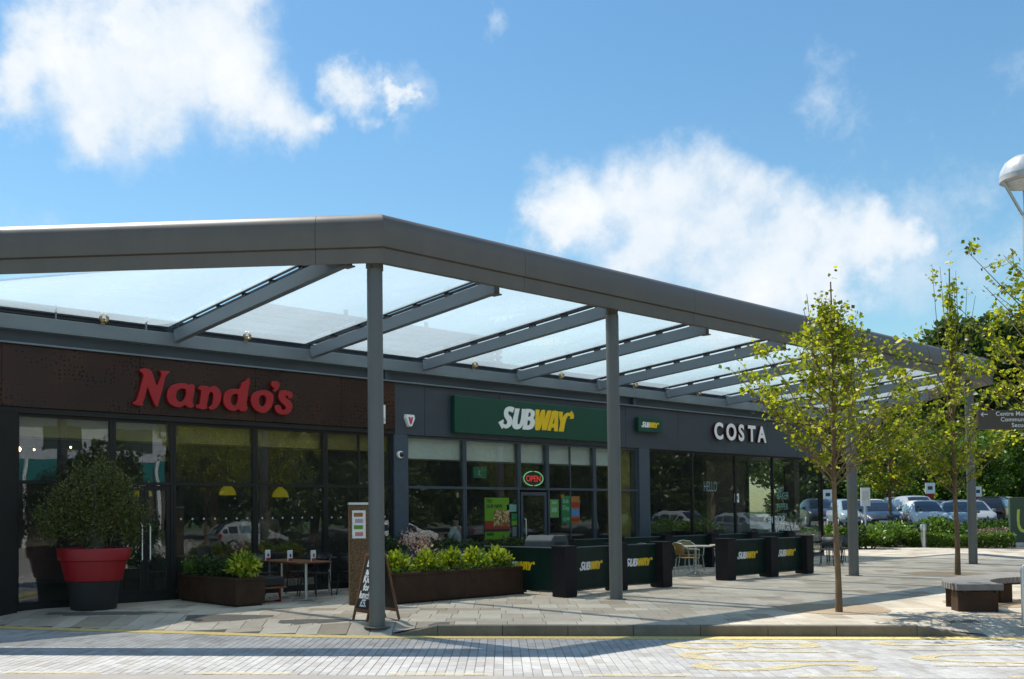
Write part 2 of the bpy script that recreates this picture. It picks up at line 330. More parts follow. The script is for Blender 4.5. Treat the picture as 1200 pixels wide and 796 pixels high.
def spline_mesh(name, polys, depth, material, smooth=True, bevel=0):
    cu = bpy.data.curves.new(name, 'CURVE'); cu.dimensions = '2D'; cu.fill_mode = 'BOTH'; cu.extrude = depth/2; cu.bevel_depth = bevel; cu.resolution_u = 3
    for q in polys:
        if smooth:
            sp = cu.splines.new('BEZIER'); sp.bezier_points.add(len(q)-1)
            n = len(q)
            for i, (x, y) in enumerate(q):
                b = sp.bezier_points[i]; b.co = (x, y, 0); p0 = Vector(q[i-1]); p1 = Vector((x, y)); p2 = Vector(q[(i+1) % n])
                d0 = (p1-p0); d1 = (p2-p1)
                cosang = d0.normalized().dot(d1.normalized()) if d0.length > 1e-6 and d1.length > 1e-6 else 1
                t = (d0.normalized()+d1.normalized()); t = t.normalized() if t.length > 1e-6 else Vector((0, 0))
                k = .3 if cosang > .45 else 0.0
                hl = p1-t*d0.length*k; hr = p1+t*d1.length*k
                b.handle_left_type = b.handle_right_type = 'FREE'; b.handle_left = (hl.x, hl.y, 0); b.handle_right = (hr.x, hr.y, 0)
        else:
            sp = cu.splines.new('POLY'); sp.points.add(len(q)-1)
            for i, (x, y) in enumerate(q): sp.points[i].co = (x, y, 0, 1)
        sp.use_cyclic_u = True
    cu.materials.append(material)
    tmp = bpy.data.objects.new('tmp', cu); COL.objects.link(tmp); bpy.context.view_layer.update()
    me = bpy.data.meshes.new_from_object(tmp.evaluated_get(bpy.context.evaluated_depsgraph_get())); bpy.data.objects.remove(tmp); bpy.data.curves.remove(cu)
    me.name = name
    if not me.materials: me.materials.append(material)
    return me
def text_mesh(name, body, size, material, depth=.004, offset=0, shear=0, align='LEFT', spacing=1, line=1):
    cu = bpy.data.curves.new(name, 'FONT'); cu.body = body; cu.size = size; cu.extrude = depth/2; cu.offset = offset; cu.shear = shear; cu.align_x = align; cu.space_character = spacing; cu.space_line = line; cu.resolution_u = 4
    cu.materials.append(material); tmp = bpy.data.objects.new('tmp', cu); COL.objects.link(tmp); bpy.context.view_layer.update()
    me = bpy.data.meshes.new_from_object(tmp.evaluated_get(bpy.context.evaluated_depsgraph_get())); bpy.data.objects.remove(tmp); bpy.data.curves.remove(cu); me.name = name
    if not me.materials: me.materials.append(material)
    return me
WALLROT = (R(90), 0, 0)       # text upright facing -Y
def leaf_mesh(name, pts, size, material, jit=.35, up_bias=.3, aspect=.62, rg=rng, dirs=None):
    pts = np.asarray(pts, float); n = len(pts)
    d = rg.normal(size=(n, 3)); d[:, 2] += up_bias
    if dirs is not None: d = d*.55+np.asarray(dirs)*1.4
    d /= np.linalg.norm(d, axis=1)[:, None]+1e-9
    r_ = rg.normal(size=(n, 3)); s_ = np.cross(d, r_); s_ /= np.linalg.norm(s_, axis=1)[:, None]+1e-9; nn = np.cross(s_, d)
    L_ = size*(1+rg.uniform(-jit, jit, n))[:, None]; W_ = L_*aspect/2
    a = pts; b = pts+d*L_*.5+s_*W_+nn*L_*.12; c = pts+d*L_; e = pts+d*L_*.5-s_*W_+nn*L_*.12
    v = np.stack([a, b, c, e], 1).reshape(-1, 3)
    me = bpy.data.meshes.new(name); me.vertices.add(4*n); me.vertices.foreach_set('co', v.ravel())
    i = np.arange(n)*4; tri = np.stack([i, i+1, i+2, i, i+2, i+3], 1).reshape(-1)
    me.loops.add(6*n); me.loops.foreach_set('vertex_index', tri.astype(np.int32))
    me.polygons.add(2*n); me.polygons.foreach_set('loop_start', (np.arange(2*n)*3).astype(np.int32)); me.polygons.foreach_set('loop_total', np.full(2*n, 3, np.int32))
    me.materials.append(material); me.update(); me.validate(); return me
# ================================================================== GROUND
UD = Vector((.6995, -.7147, 0)); WD = Vector((.7147, .6995, 0)); KW = 14.45
def uw(u, w_, z=0): return UD*u+WD*w_+Vector((0, 0, z))
def clamp(x, a=0., b=1.): return max(a, min(b, x))
YLINE = [(-30, 19.5), (-11, 16.3), (-9.4, 15.78), (-7.85, 15.30), (-6.4, 14.97), (-4.9, 14.70), (-3.6, 14.38), (-2.26, 14.18), (-1.2, 14.14), (6.4, 14.14), (9, 14.14), (13, 14.14), (60, 14.14)]
def yline(u):
    for (a, b), (c, d) in zip(YLINE, YLINE[1:]):
        if a <= u <= c: return b+(d-b)*(u-a)/(c-a)
    return 14.14
def edge(u): return max(KW, yline(u)+.305)
def h(u, w_):
    k = max(clamp((-.93-u)/.67), clamp((u-5.65)/.75))
    return -k*.15*(1-clamp((w_-edge(u))/(.6+clamp((-2.4-u)/3)*.5+clamp((u-6)/4)*1.5)))
def hx(x, y): return h(x*UD.x+y*UD.y, x*WD.x+y*WD.y)
g = MB(); g.box(-1500, 1500, -1500, 1500, -.9, -.5); struct('ground', g, M['grass'])
g = MB(); g.poly([(-90, -60, -.156), (150, -60, -.156), (150, 70, -.156), (-90, 70, -.156)]); struct('road', g, M['joint'])
g = MB(); c0, c1 = -45, 45
g.poly([uw(c0, -3, -.150), uw(c1, -3, -.150), uw(c1, 10.93, -.150), uw(c0, 10.93, -.150)]); struct('carriageway', g, M['beigetar'])
# pavement bed
g = MB(); us = [-14+.5*i for i in range(27)]+[x for x in (-.93, -1.6)]+[-.5+.7*i for i in range(1, 9)]+[5.65, 6.4]+[7+1.5*i for i in range(26)]
us = sorted(set(round(x, 3) for x in us)); ws = [.0, .2]+[.4+.3*i for i in range(7)]+[2.8+1.5*i for i in range(26)]
idx = {(i, j): g.tv(uw(u, edge(u)+(.0 if (u < -1.5 or u > 6.3) else .14)+w_, h(u, edge(u)+w_)-.006)) for i, u in enumerate(us) for j, w_ in enumerate(ws)}
for i in range(len(us)-1):
    for j in range(len(ws)-1): g.face((idx[i, j], idx[i+1, j], idx[i+1, j+1], idx[i, j+1]))
struct('pavement', g, M['joint'])
pavement = bpy.data.objects['pavement']; road = bpy.data.objects['road']
def piece(mb, u0, u1, w0, w1, hf, t=.05, gap=.008, b=.006):
    g_ = gap/2; top = []; mid = []; bot = []
    for (uu, ww, su, sw) in ((u0+g_, w0+g_, 1, 1), (u1-g_, w0+g_, -1, 1), (u1-g_, w1-g_, -1, -1), (u0+g_, w1-g_, 1, -1)):
        z = hf(uu, ww)
        top.append(mb.tv(uw(uu+su*b, ww+sw*b, z))); mid.append(mb.tv(uw(uu, ww, z-.0045)))
    mb.face(top)
    for k in range(4): mb.face((mid[k], mid[(k+1) % 4], top[(k+1) % 4], top[k]))
cosY, sinY = math.cos(YAW), math.sin(YAW)
def visible(x, y, margin=30):
    f_ = x*sinY+y*cosY
    if f_ < 3: return False
    px = 486.66+1185.2*(x*cosY-y*sinY)/f_
    return -margin < px < 1200+margin
slabs = []; rs = random.Random(3)
w_ = KW+.145; row = 0
while w_ < 46:
    dp = rs.choice((.42, .42, .56, .70)); u0 = -15-rs.random()*.4
    while u0 < 40:
        wd = rs.choice((.33, .33, .44, .56)); u1 = u0+wd; wa, wb = w_, w_+dp; e0 = max(edge(u0), edge(u1)) if not -1.6 < u0 < 6.4 else KW+.145
        if row == 0 and not -1.6 < u0 < 6.4: wa = min(wa, e0)
        wa = max(wa, e0); p = uw(u0+wd/2, (wa+wb)/2); inside = p.y > 17.95 and p.x < 34.6
        if wb-wa > .06 and not inside and p.x < 43.2 and p.x > -4 and p.y < 40: slabs.append((u0, u1, wa, wb, p.x*sinY+p.y*cosY, visible(p.x, p.y)))
        u0 = u1
    w_ += dp; row += 1
vis = sorted([q for q in slabs if q[5]], key=lambda q: q[4]); near = set(id(q) for q in vis[:300])
mesh_cache = {}
def slabmesh(wd, ln, name, matl, t):
    k = (name, round(wd, 3), round(ln, 3))
    if k not in mesh_cache:
        b = MB(); bb = .006; e = .004 if name == 'paving_slab' else .0025
        top = [b.tv((sx*(wd/2-e-bb), sy*(ln/2-e-bb), 0)) for sx, sy in ((-1,-1),(1,-1),(1,1),(-1,1))]
        mid = [b.tv((sx*(wd/2-e), sy*(ln/2-e), -.0045)) for sx, sy in ((-1,-1),(1,-1),(1,1),(-1,1))]
        b.face(top)
        for q in range(4): b.face((mid[q], mid[(q+1) % 4], top[(q+1) % 4], top[q]))
        mesh_cache[k] = b.mesh(name, matl)
    return mesh_cache[k]
ang = math.atan2(UD.y, UD.x)
rest = MB()
for q in slabs:
    u0, u1, w0, w1 = q[:4]; dz = rs.uniform(-.0012, .0012)
    if id(q) in near and abs(h(u0, w0))+abs(h(u1, w1))+abs(h(u0, w1)) > 1e-6:
        b = MB(); piece(b, u0, u1, w0, w1, h); b.build('paving_slab', M['slab_o'], pavement)
    elif id(q) in near:
        me = slabmesh(u1-u0, w1-w0, 'paving_slab', M['slab_o'], .05); uc, wc = (u0+u1)/2, (w0+w1)/2
        o = link('paving_slab', me, pavement); o.location = uw(uc, wc, h(uc, wc)+dz)
        sl = math.atan2(h(uc, w1)-h(uc, w0), w1-w0); su = math.atan2(h(u1, wc)-h(u0, wc), u1-u0)
        o.rotation_euler = Matrix.Rotation(ang, 3, 'Z').__matmul__(Matrix.Rotation(sl, 3, 'X') @ Matrix.Rotation(-su, 3, 'Y')).to_euler()
    else: piece(rest, u0, u1, w0, w1, lambda a, b: h(a, b)+dz)
tag(rest.build('paving_slabs', M['slab_i'], pavement), kind='stuff')
# kerb stones (granite), with a tapered stone at each end
def kerbstone(u0, u1, t0=0., t1=0.):
    b = MB(); n = .004
    pts = []
    for (u, t) in ((u0+n, t0), (u1-n, t1)):
        zt = -t*.148
        pts.append([uw(u, KW, -.17), uw(u, KW, max(zt-.008, -.16)), uw(u, KW+.008, zt), uw(u, KW+.141, zt), uw(u, KW+.141, -.17)])
    ii = [[b.tv(p) for p in ring] for ring in pts]
    for k in range(5): b.face((ii[0][k], ii[1][k], ii[1][(k+1) % 5], ii[0][(k+1) % 5]))
    b.face(ii[0][::-1]); b.face(ii[1]); return b
u = -.93; kk = [(-1.6, -.93, 1, 0)]
for ln in (.92, .92, .91, .92, .92, .92, 1.07): kk.append((u, u+ln, 0, 0)); u += ln
kk.append((u, u+.75, 0, 1))
for q in kk: kerbstone(*q).build('kerb_stone', M['kerb'], pavement)
# road blocks between carriageway and kerb
def rk(u): return KW-.003 if -1.6 < u < 6.4 else edge(u)-.002
setts = []; WB = .1065
for ci in range(-130, 170):
    u0 = ci*WB; w_ = 10.94-(.09 if ci % 2 else 0)-.1*rs.random(); end = rk(u0+WB/2)
    while w_ < end-.02:
        ln = rs.choice((.165, .25, .34, .34)); w1 = w_+ln
        if w1 > end-.06: w1 = end
        p = uw(u0+WB/2, (w_+w1)/2)
        setts.append((u0, u0+WB, max(w_, 10.945), w1, p.x*sinY+p.y*cosY, visible(p.x, p.y)))
        w_ = w1
vis = sorted([q for q in setts if q[5] and q[1]-q[0] > .1], key=lambda q: q[4]); near = set(id(q) for q in vis[:300])
rest = MB()
for q in setts:
    u0, u1, w0, w1 = q[:4]
    if w1-w0 < .03: continue
    dz = rs.uniform(-.001, .001)
    if id(q) in near:
        me = slabmesh(u1-u0, round(w1-w0, 2), 'road_block', M['sett_o'], .05)
        o = link('road_block', me, road); o.location = uw((u0+u1)/2, (w0+w1)/2, -.150+dz); o.rotation_euler = (0, 0, ang)
    else: piece(rest, u0, u1, w0, w1, lambda a, b: -.150+dz, gap=.005, b=.004)
tag(rest.build('road_blocks', M['sett_i'], road), kind='stuff')
# painted markings
pm = MB(); line = [(-11, 16.3), (-9.4, 15.78), (-7.85, 15.30), (-6.4, 14.97), (-4.9, 14.70), (-3.6, 14.38), (-2.26, 14.18), (-1.2, 14.14), (6.4, 14.14), (9, 14.14), (13, 14.14)]
for (a, b), (c, d) in zip(line, line[1:]):
    wa = .305 if a < -1.3 else .30
    pm.poly([uw(a, b, -.1455), uw(c, d, -.1455), uw(c, d+wa, -.1455), uw(a, b+wa, -.1455)])
struct_line = pm; pm = MB(); k = -3.42-2.16*4
while k < 14:
    pm.poly([uw(k, 10.955, -.1455), uw(k+1.09, 10.955, -.1455), uw(k+1.09, 11.10, -.1455), uw(k, 11.10, -.1455)]); k += 2.16
yl = struct('yellow_kerb_line', struct_line, M['linepaint'])
struct('bay_line', pm, M['paint'])
for word, ua, wa, wd, ln in (('BUS', 2.1, 13.8, 2.45, 2.0), ('STOP', 4.75, 13.9, 2.5, 2.3)):
    me = text_mesh('road_word', word, 1, M['paint'], depth=.002, offset=-.004)
    co = np.array([v.co[:] for v in me.vertices]); mn = co.min(0); mx = co.max(0)
    for v in me.vertices:   # letter tops point along the kerb, the word runs from the kerb outward
        a = (v.co.x-mn[0])/(mx[0]-mn[0]); b = (v.co.y-mn[1])/(mx[1]-mn[1])
        p = uw(ua+b*ln, wa-a*wd, -.1445+v.co.z); v.co = p
    tag(link('road_lettering', me), kind='structure')
# tree pits
for (x, y, rr_) in ((15.75, 8.02, .86), (26.1, 10.3, .95), (18.6, 6.6, .8)):
    b = MB(); n = 40; z = .005
    b.face([b.tv((x+rr_*math.cos(2*math.pi*i/n), y+rr_*math.sin(2*math.pi*i/n), hx(x, y)+z)) for i in range(n)])
    struct('tree_pit', b, M['gravel'])

# ================================================================== BUILDING
YF = 17.65; ZB = 3.39; ZT = 4.56
bld = thing('shop_building', 'long single storey shopping parade with glazed shop fronts under a grey fascia', 'building', (20, 17.65, 0))
BM = Matrix.Translation((-20, -17.65, 0))
def bp(name, mb, mats, parent=bld, **k):
    o = mb.build(name, mats, parent, **k)
    if parent is bld: o.matrix_parent_inverse = Matrix.Translation((-20, -17.65, 0))
    return o
def bxp(name, mt, *b, parent=bld, bevel=0, **k):
    mb = MB(); mb.box(*b); return bp(name, mb, mt, parent, bevel=bevel, **k)
bxp('floor', M['infloor'], -6, 34.15, 17.62, 27, -.3, .03)
bxp('back_wall', M['inwall'], -6, 34.2, 26.5, 27, .03, 5.0)
bxp('ceiling', M['ceil'], -6, 34.1, 17.9, 26.5, 3.42, 3.5)
bxp('roof', M['beamdark'], -6, 34.2, 17.9, 26.5, 4.7, 4.85)
bxp('party_wall', M['inwall'], 14.5, 14.86, 17.8, 26.5, .03, 3.42)
bxp('party_wall', M['inwall'], 23.55, 23.9, 17.8, 26.5, .03, 3.42)
bxp('party_wall', M['inwall'], -6, -5.8, 17.8, 26.5, .03, 3.42)
bxp('upstand', M['beamdark'], -6, 34.2, 17.66, 17.90, 4.86, 5.33)
# fascia cladding
x = 14.52
for x1 in (15.42, 17.9, 20.4, 22.9, 25.4, 27.9, 30.4, 32.3, 34.2):
    bxp('fascia_panel', M['cladding'], x+.004, x1-.004, YF-.10, YF+.2, ZB+.002, ZT, bevel=.006); x = x1
x = -6
for x1 in (-3.2, -.4, 2.4, 4.5, 5.85, 8.35, 10.85, 13.0, 14.515):
    bxp('fascia_panel', M['copperpanel'], x+.003, x1-.003, YF-.13, YF+.2, 3.49, ZT-.005, bevel=.004); x = x1
bxp('header_rail', M['frameN'], -6, 14.5, YF-.10, YF+.1, 3.385, 3.486, bevel=.006)
bxp('flashing', M['beam'], -6, 34.25, YF-.19, YF+.2, ZT+.003, ZT+.035)
bxp('gutter_band', M['beamdark'], -6, 34.2, YF-.06, YF+.06, ZT+.036, 4.84)
for X in (14.3, 23.3):
    bxp('bracket', M['beamdark'], X-.11, X+.0, YF-.17, YF-.063, ZT+.04, 4.86)
bxp('end_wall_fascia', M['cladding'], 34.02, 34.2, YF+.21, 26.5, ZB, ZT)
bxp('plinth', M['frameN'], 4, 14.5, YF-.05, YF+.05, -.02, .075)
bxp('plinth', M['frameS'], 14.88, 34.1, YF-.05, YF+.05, -.02, .075)
# piers
bxp('pier', M['pier'], 4.9, 6.12, YF-.16, YF+.2, -.2, 3.384, bevel=.01)
bxp('pier', M['pier'], -6, 1.0, YF-.12, YF+.2, -.2, 3.384)
bxp('pier', M['pilaster'], 14.50, 14.90, YF-.10, YF+.2, -.05, ZB, bevel=.008)
bxp('pier', M['pilaster'], 23.50, 23.99, YF-.10, YF+.2, -.05, ZB, bevel=.008)
bxp('pier', pbr('brown pillar', (.10, .08, .055), .6), 32.45, 32.78, YF+.12, YF+.45, .03, ZB)
# windows: each frame a part with its panes as sub-parts
def window(x0, x1, mt, splits, zlo=.075, zhi=3.384, fw_=.055, extra=(), door=False):
    b = MB(); y0, y1 = YF-.045, YF+.045; dw = 0
    b.box(x0, x0+fw_, y0, y1, zlo, zhi); b.box(x1-fw_, x1, y0, y1, zlo, zhi)
    b.box(x0+fw_, x1-fw_, y0, y1, zhi-.05, zhi); b.box(x0+fw_, x1-fw_, y0, y1, zlo, zlo+.05)
    zs = [zlo+.05]
    for z in splits: b.box(x0+fw_, x1-fw_, y0, y1, z-.03, z+.03); zs += [z-.03, z+.03]
    zs.append(zhi-.05)
    for e in extra: b.box(e-.018, e+.018, y0+.02, y1-.02, zlo+.05, zhi-.05)
    fo = bp('window', b, mt)
    for a, c_ in zip(zs[::2], zs[1::2]):
        xs = [x0+fw_]+[v for e in extra for v in (e-.018, e+.018)]+[x1-fw_]
        for xa, xb in zip(xs[::2], xs[1::2]):
            p = MB(); p.box(xa+.001, xb-.001, YF-.006, YF+.006, a+.001, c_-.001); p.build('pane', M['glass'], fo)
    return fo
window(6.125, 7.87, M['frameN'], [2.2])
window(7.875, 9.08, M['frameN'], [2.2]); window(9.085, 10.90, M['frameN'], [2.2]); window(10.905, 12.64, M['frameN'], [2.2]); window(12.645, 14.49, M['frameN'], [2.2], extra=(13.56,))
window(1.005, 3.0, M['frameN'], [2.2]); window(3.005, 4.895, M['frameN'], [2.2])
window(14.905, 16.74, M['frameS'], [2.2]); window(16.745, 18.64, M['frameS'], [2.2])
window(18.645, 19.70, M['frameS'], [], zlo=2.17); window(19.705, 21.60, M['frameS'], [2.2], extra=(20.62,)); window(21.605, 23.495, M['frameS'], [2.2], extra=(22.45,))
for a, b_ in ((23.995, 26.2), (26.205, 28.55), (28.555, 30.8), (30.805, 34.1)): window(a, b_, M['frameN'], [], fw_=.035)
# end (side) glazing of the coffee shop
b = MB(); b.box(34.06, 34.14, YF+.05, YF+.13, .03, ZB); b.box(34.06, 34.14, 20.5, 20.58, .03, ZB); b.box(34.06, 34.14, 19.0, 19.06, .03, ZB)
so = bp('side_window', b, M['frameN'])
bxp('side_wall', M['cladding'], 34.0, 34.18, 20.585, 26.5, .03, ZB-.002)
for y0, y1 in ((YF+.131, 20.499),):
    p = MB(); p.box(34.094, 34.106, y0, y1, .03, ZB-.002); p.build('pane', M['glass'], so)
# doors
def door(x0, x1, mt, handle_x, zt=2.12):
    b = MB(); y0, y1 = YF-.03, YF+.03
    b.box(x0, x0+.08, y0, y1, .03, zt); b.box(x1-.08, x1, y0, y1, .03, zt); b.box(x0+.08, x1-.08, y0, y1, zt-.09, zt); b.box(x0+.08, x1-.08, y0, y1, .03, .20)
    d = bp('door', b, mt); p = MB(); p.box(x0+.081, x1-.081, YF-.006, YF+.006, .201, zt-.091); p.build('pane', M['glass'], d)
    hnd = MB(); hnd.tube([(handle_x, YF-.04, .75), (handle_x, YF-.10, .78), (handle_x, YF-.10, 1.42), (handle_x, YF-.04, 1.45)], .016, 8); hnd.build('handle', M['alu'], d, smooth=True)
door(18.70, 19.66, M['frameS'], 18.80)
door(7.98, 8.50, M['frameN'], 8.42, 2.16); door(8.505, 9.03, M['frameN'], 8.58, 2.16)
# bulkheads behind the glass, seen through the upper panes
for a, b_ in ((6.2, 7.85), (7.9, 9.05), (9.1, 10.85), (10.95, 12.6), (12.7, 14.45)): bxp('bulkhead', M['olive'], a, b_, YF+.10, YF+.6, 3.0, 3.38)
for a, b_ in ((14.95, 16.70), (16.79, 18.6), (18.69, 19.66), (19.75, 21.56), (21.65, 22.75)): bxp('bulkhead', M['bulk'], a, b_, YF+.09, YF+.6, 2.87, 3.38)
bxp('inner_column', M['olive'], 22.78, 23.35, YF+.12, YF+.5, .03, 3.4)
# frosted dots on the restaurant glass (safety markings)
d = MB()
for a, b_ in ((9.14, 10.85), (10.96, 12.59), (12.70, 14.44)):
    x = a+.12
    while x < b_-.05:
        d.face([d.tv((x+.022*math.cos(t*math.pi/4), YF-.0085, 1.53+.022*math.sin(t*math.pi/4))) for t in range(8)]); x += .245
tag(bp('glass_dot_row', d, pbr('frosted vinyl', (.45, .47, .47), .7)), kind='stuff')
# interior: counters and back bars
bxp('counter', pbr('red brown counter', (.09, .03, .02), .5), 15.6, 21.5, 22.5, 23.1, .03, 1.15)
bxp('counter', M['wood'], 25.5, 31.0, 23.0, 23.7, .03, 1.1)
bxp('inner_partition', M['inwall'], 31.5, 33.98, 20.6, 20.75, .03, 3.4)
bxp('counter', M['inwall'], 8.6, 13.2, 23.6, 24.2, .03, 1.15)
dl = pbr('downlight', (1, .9, .7), .5, emit=(1, .85, .62), estr=2.2)
for (x, y) in ((10.0, 19.6), (12.2, 19.9), (13.7, 19.4), (15.8, 19.4), (17.6, 19.6), (20.6, 19.4), (22.4, 20.2), (16.6, 21.6), (18.9, 21.8), (21.5, 22)):
    m_ = MB(); m_.lathe([(.07, 0), (.07, .03)], (x, y, 3.385), 12); bp('downlight', m_, dl)
bxp('wall_panel', pbr('red brown panelling', (.16, .05, .03), .6), 14.88, 23.5, 26.3, 26.49, .03, 1.9)
mb_ = pbr('lit menu board', (.2, .2, .18), .5, emit=(.5, .42, .3), estr=.12)
for x in (15.3, 16.5, 17.7, 20.0): bxp('menu_board', mb_, x, x+1.05, 25.9, 26.0, 2.1, 2.7)
# far side street (seen only in the glass): pale shops with teal fronts
ob = thing('opposite_building', 'pale rendered retail block with teal shop front across the street', 'building', (0, -22, 0))
def ox(name, mt, *q):
    m_ = MB(); m_.box(*q); m_.build(name, mt, ob)
ox('wall', pbr('pale render', (.55, .57, .6), .7), 8, 29, -12, 0, 4.9, 7.4)
ox('shop_front', pbr('teal front', (.02, .20, .20), .4), 8, 29, -11, .0, 3.4, 4.88)
ox('shop_front', M['inwall'], 8, 29, -11, -.2, -.3, 3.38)
ox('roof', M['beamdark'], 7.7, 29.3, -12, .4, 7.42, 7.6)
for i in range(5): ox('window', M['carglass'], 8.8+i*4.2, 11.2+i*4.2, -.02, .03, 5.5, 6.8)
for i in range(6): ox('column', M['white'], 8.2+i*4, 8.4+i*4, .3, .5, -.3, 4.9)

# ================================================================== CANOPY
can = thing('entrance_canopy', 'grey steel canopy with clear foil roof cushions in front of the shops', 'canopy', (9.3, 11.68, 0))
CI = Matrix.Translation((-9.3, -11.68, 0))
def cp(name, mb, mats, **k):
    o = mb.build(name, mats, can, **k); o.matrix_parent_inverse = CI; return o
Z0, Z1 = 5.27, 5.985; YC0 = 11.38; XR = 32.4
P0 = Vector((9.24, YC0, 0)); PL = Vector((9.24-6.3, YC0+6.44, 0)); P1 = Vector((XR, YC0, 0)); P2 = Vector((XR+5.9, YC0+5.95, 0))
prof = [(0.03, Z0), (0.03, 5.485), (0.05, 5.492), (0.05, 5.500), (0, 5.508), (-.004, 5.70), (.006, 5.83), (.04, 5.93), (.10, 6.00), (.18, 6.035), (.28, 6.05), (.60, 6.05), (.60, 5.42), (.06, Z0+.002)]
path = [PL, P0, P1, P2]
def offs(i):      # inward miter direction per path vertex
    ds = []
    if i > 0: ds.append((path[i]-path[i-1]).normalized())
    if i < len(path)-1: ds.append((path[i+1]-path[i]).normalized())
    ns = [Vector((-d.y, d.x, 0)) for d in ds]
    n = sum(ns, Vector((0, 0, 0))).normalized(); return n/ n.dot(ns[0])
OFF = [offs(i) for i in range(4)]
def ring_at(seg, t):
    a = path[seg].lerp(path[seg+1], t); n_ = Vector((-(path[seg+1]-path[seg]).normalized().y, (path[seg+1]-path[seg]).normalized().x, 0))
    if t <= 0: n_ = OFF[seg]
    if t >= 1: n_ = OFF[seg+1]
    return [a+n_*o+Vector((0, 0, z)) for o, z in prof]
def fascia(seg, t0, t1, gap=.003):
    Ls = (path[seg+1]-path[seg]).length; b = MB()
    ra = ring_at(seg, t0 if t0 <= 0 else t0+gap/Ls); rb = ring_at(seg, t1 if t1 >= 1 else t1-gap/Ls)
    ia = [b.tv(p) for p in ra]; ib = [b.tv(p) for p in rb]; n = len(ia)
    for k in range(n): b.face((ia[k], ib[k], ib[(k+1) % n], ia[(k+1) % n]))
    b.face(ia[::-1]); b.face(ib); cp('fascia_panel', b, M['fascia'], smooth=True)
Ls = (P0-PL).length; cuts = [0, .35, 1-1.02/Ls, 1]
for a, b_ in zip(cuts, cuts[1:]): fascia(0, a, b_)
cuts = [0, .13, .34, .55, .76, .95, 1]
for a, b_ in zip(cuts, cuts[1:]): fascia(1, a, b_)
fascia(2, 0, .5); fascia(2, .5, 1)
for X in (9.30, 14.89, 24.05, 31.31):
    b = MB(); r_ = .117
    b.lathe([(r_, hx(X, 11.68)-.02), (r_, 5.215), (r_-.004, 5.23)], (X, 11.68, 0), 28); col_ = cp('column', b, M['steel'], smooth=True)
    b = MB(); b.lathe([(.075, 5.23), (.075, 5.33)], (X, 11.68, 0), 16); b.box(X-.15, X+.15, 11.66, 11.70, 5.22, 5.335); b.box(X-.02, X+.02, 11.66, 11.81, 5.22, 5.335); cp('column_head', b, M['steel'])
    b = MB(); b.lathe([(.20, 0), (.20, .006)], (X, 11.68, hx(X, 11.68)+.002), 24); cp('base_ring', b, M['kerb'])
# gutter beam the rafters land on
b = MB(); b.box(-6, 38.2, 17.40, 17.58, 4.80, 5.05); cp('gutter_beam', b, M['beam'], bevel=.01)
SL = (5.32-4.885)/(17.4-11.98)
def zr(y): return 5.315-SL*(y-11.98)      # underside of the rafters
RH, RW = .235, .13
RX = [9.05+3.13*k for k in range(9)]
def ystart(X): return 11.975 if X < XR else YC0+(X-XR)+.85
for X in RX:
    ya, yb = ystart(X), 17.398; b = MB()
    i = [b.tv((X+sx*RW/2, y, zr(y)+(RH if t else 0))) for y in (ya, yb) for sx, t in ((-1,0),(1,0),(1,1),(-1,1))]
    for q in ((3,2,1,0),(4,5,6,7),(0,1,5,4),(1,2,6,5),(2,3,7,6),(3,0,4,7)): b.face([i[k] for k in q])
    ro = cp('rafter', b, M['beam'], bevel=.008)
    # plate under the rafter head
    b = MB(); b.box(X-.10, X+.10, ya-.02, ya+.16, zr(ya)-.022, zr(ya)-.002); b.build('head_plate', M['steel'], ro).matrix_parent_inverse = Matrix.Identity(4)
    rl = MB()
    for s in (-1, 1):
        xo = X+s*.075
        rl.bar((xo, ya, zr(ya)+RH+.085), (xo, yb, zr(yb)+RH+.085), .05, .035)
    y = ya+.35
    while y < yb: rl.box(X-.05, X+.05, y-.06, y+.06, zr(y)+RH+.001, zr(y)+RH+.07); y += .86
    cp('clamping_rail', rl, M['rail'])
# foil cushions between rafters: an upper and a lower sheet
def sheet(name, f3, nx=14, ny=18):
    b = MB(); id_ = {}
    for i in range(nx+1):
        for j in range(ny+1): id_[i, j] = b.tv(f3(i/nx, j/ny))
    for i in range(nx):
        for j in range(ny): b.face((id_[i, j], id_[i+1, j], id_[i+1, j+1], id_[i, j+1]))
    return cp(name, b, M['film'], smooth='all')
rf = random.Random(5)
YB = 17.56
def bulge(s, t, amp): return amp*(math.sin(math.pi*s)**.8)*(math.sin(math.pi*t)**.7)
for k in range(len(RX)-1):
    xa, xb = RX[k]+.10, RX[k+1]-.10; 
    for amp in (.26, -.10):
        def f3(s, t, amp=amp):
            x = xa+(xb-xa)*s; ya = ystart(x)-.0; y = ya+(YB-ya)*t
            wr = .010*math.sin(19*s+k)*math.sin(math.pi*s)
            return (x, y, zr(y)+RH+.085+bulge(s, t, amp)+(wr if amp > 0 else 0)*math.sin(math.pi*t))
        sheet('foil_cushion', f3)
    b = MB(); b.bar((xa-.05, YB+.02, zr(YB)+RH+.08), (xb+.05, YB+.02, zr(YB)+RH+.08), .05, .04); cp('edge_rail', b, M['rail'])
    for sx in (.33, .66):
        pass
def fascia_inner(x): return YC0+.85+(9.24-x)*1.0215     # inner edge of the left diagonal
for amp in (.24, -.10):
    def f3(s, t, amp=amp):
        x = RX[0]-.10-s*5.4; ya = min(fascia_inner(x), YB-.02); y = ya+(YB-ya)*t
        return (x, y, zr(y)+RH+.085+bulge(min(1, s*.97), t, amp*(1-s)**.4))
    sheet('foil_cushion', f3, 18, 14)
def f3(s, t):
    x = RX[-1]+.1+s*3.6; ya = min(ystart(x), YB-.02); y = ya+(YB-ya)*t
    return (x, y, zr(y)+RH+.085+bulge(min(1, s*.97), t, .15*(1-s)**.4))
sheet('foil_cushion', f3, 10, 10)
b = MB(); b.bar((3.2, YB+.02, zr(YB)+RH+.08), (RX[0]-.1, YB+.02, zr(YB)+RH+.08), .05, .045)
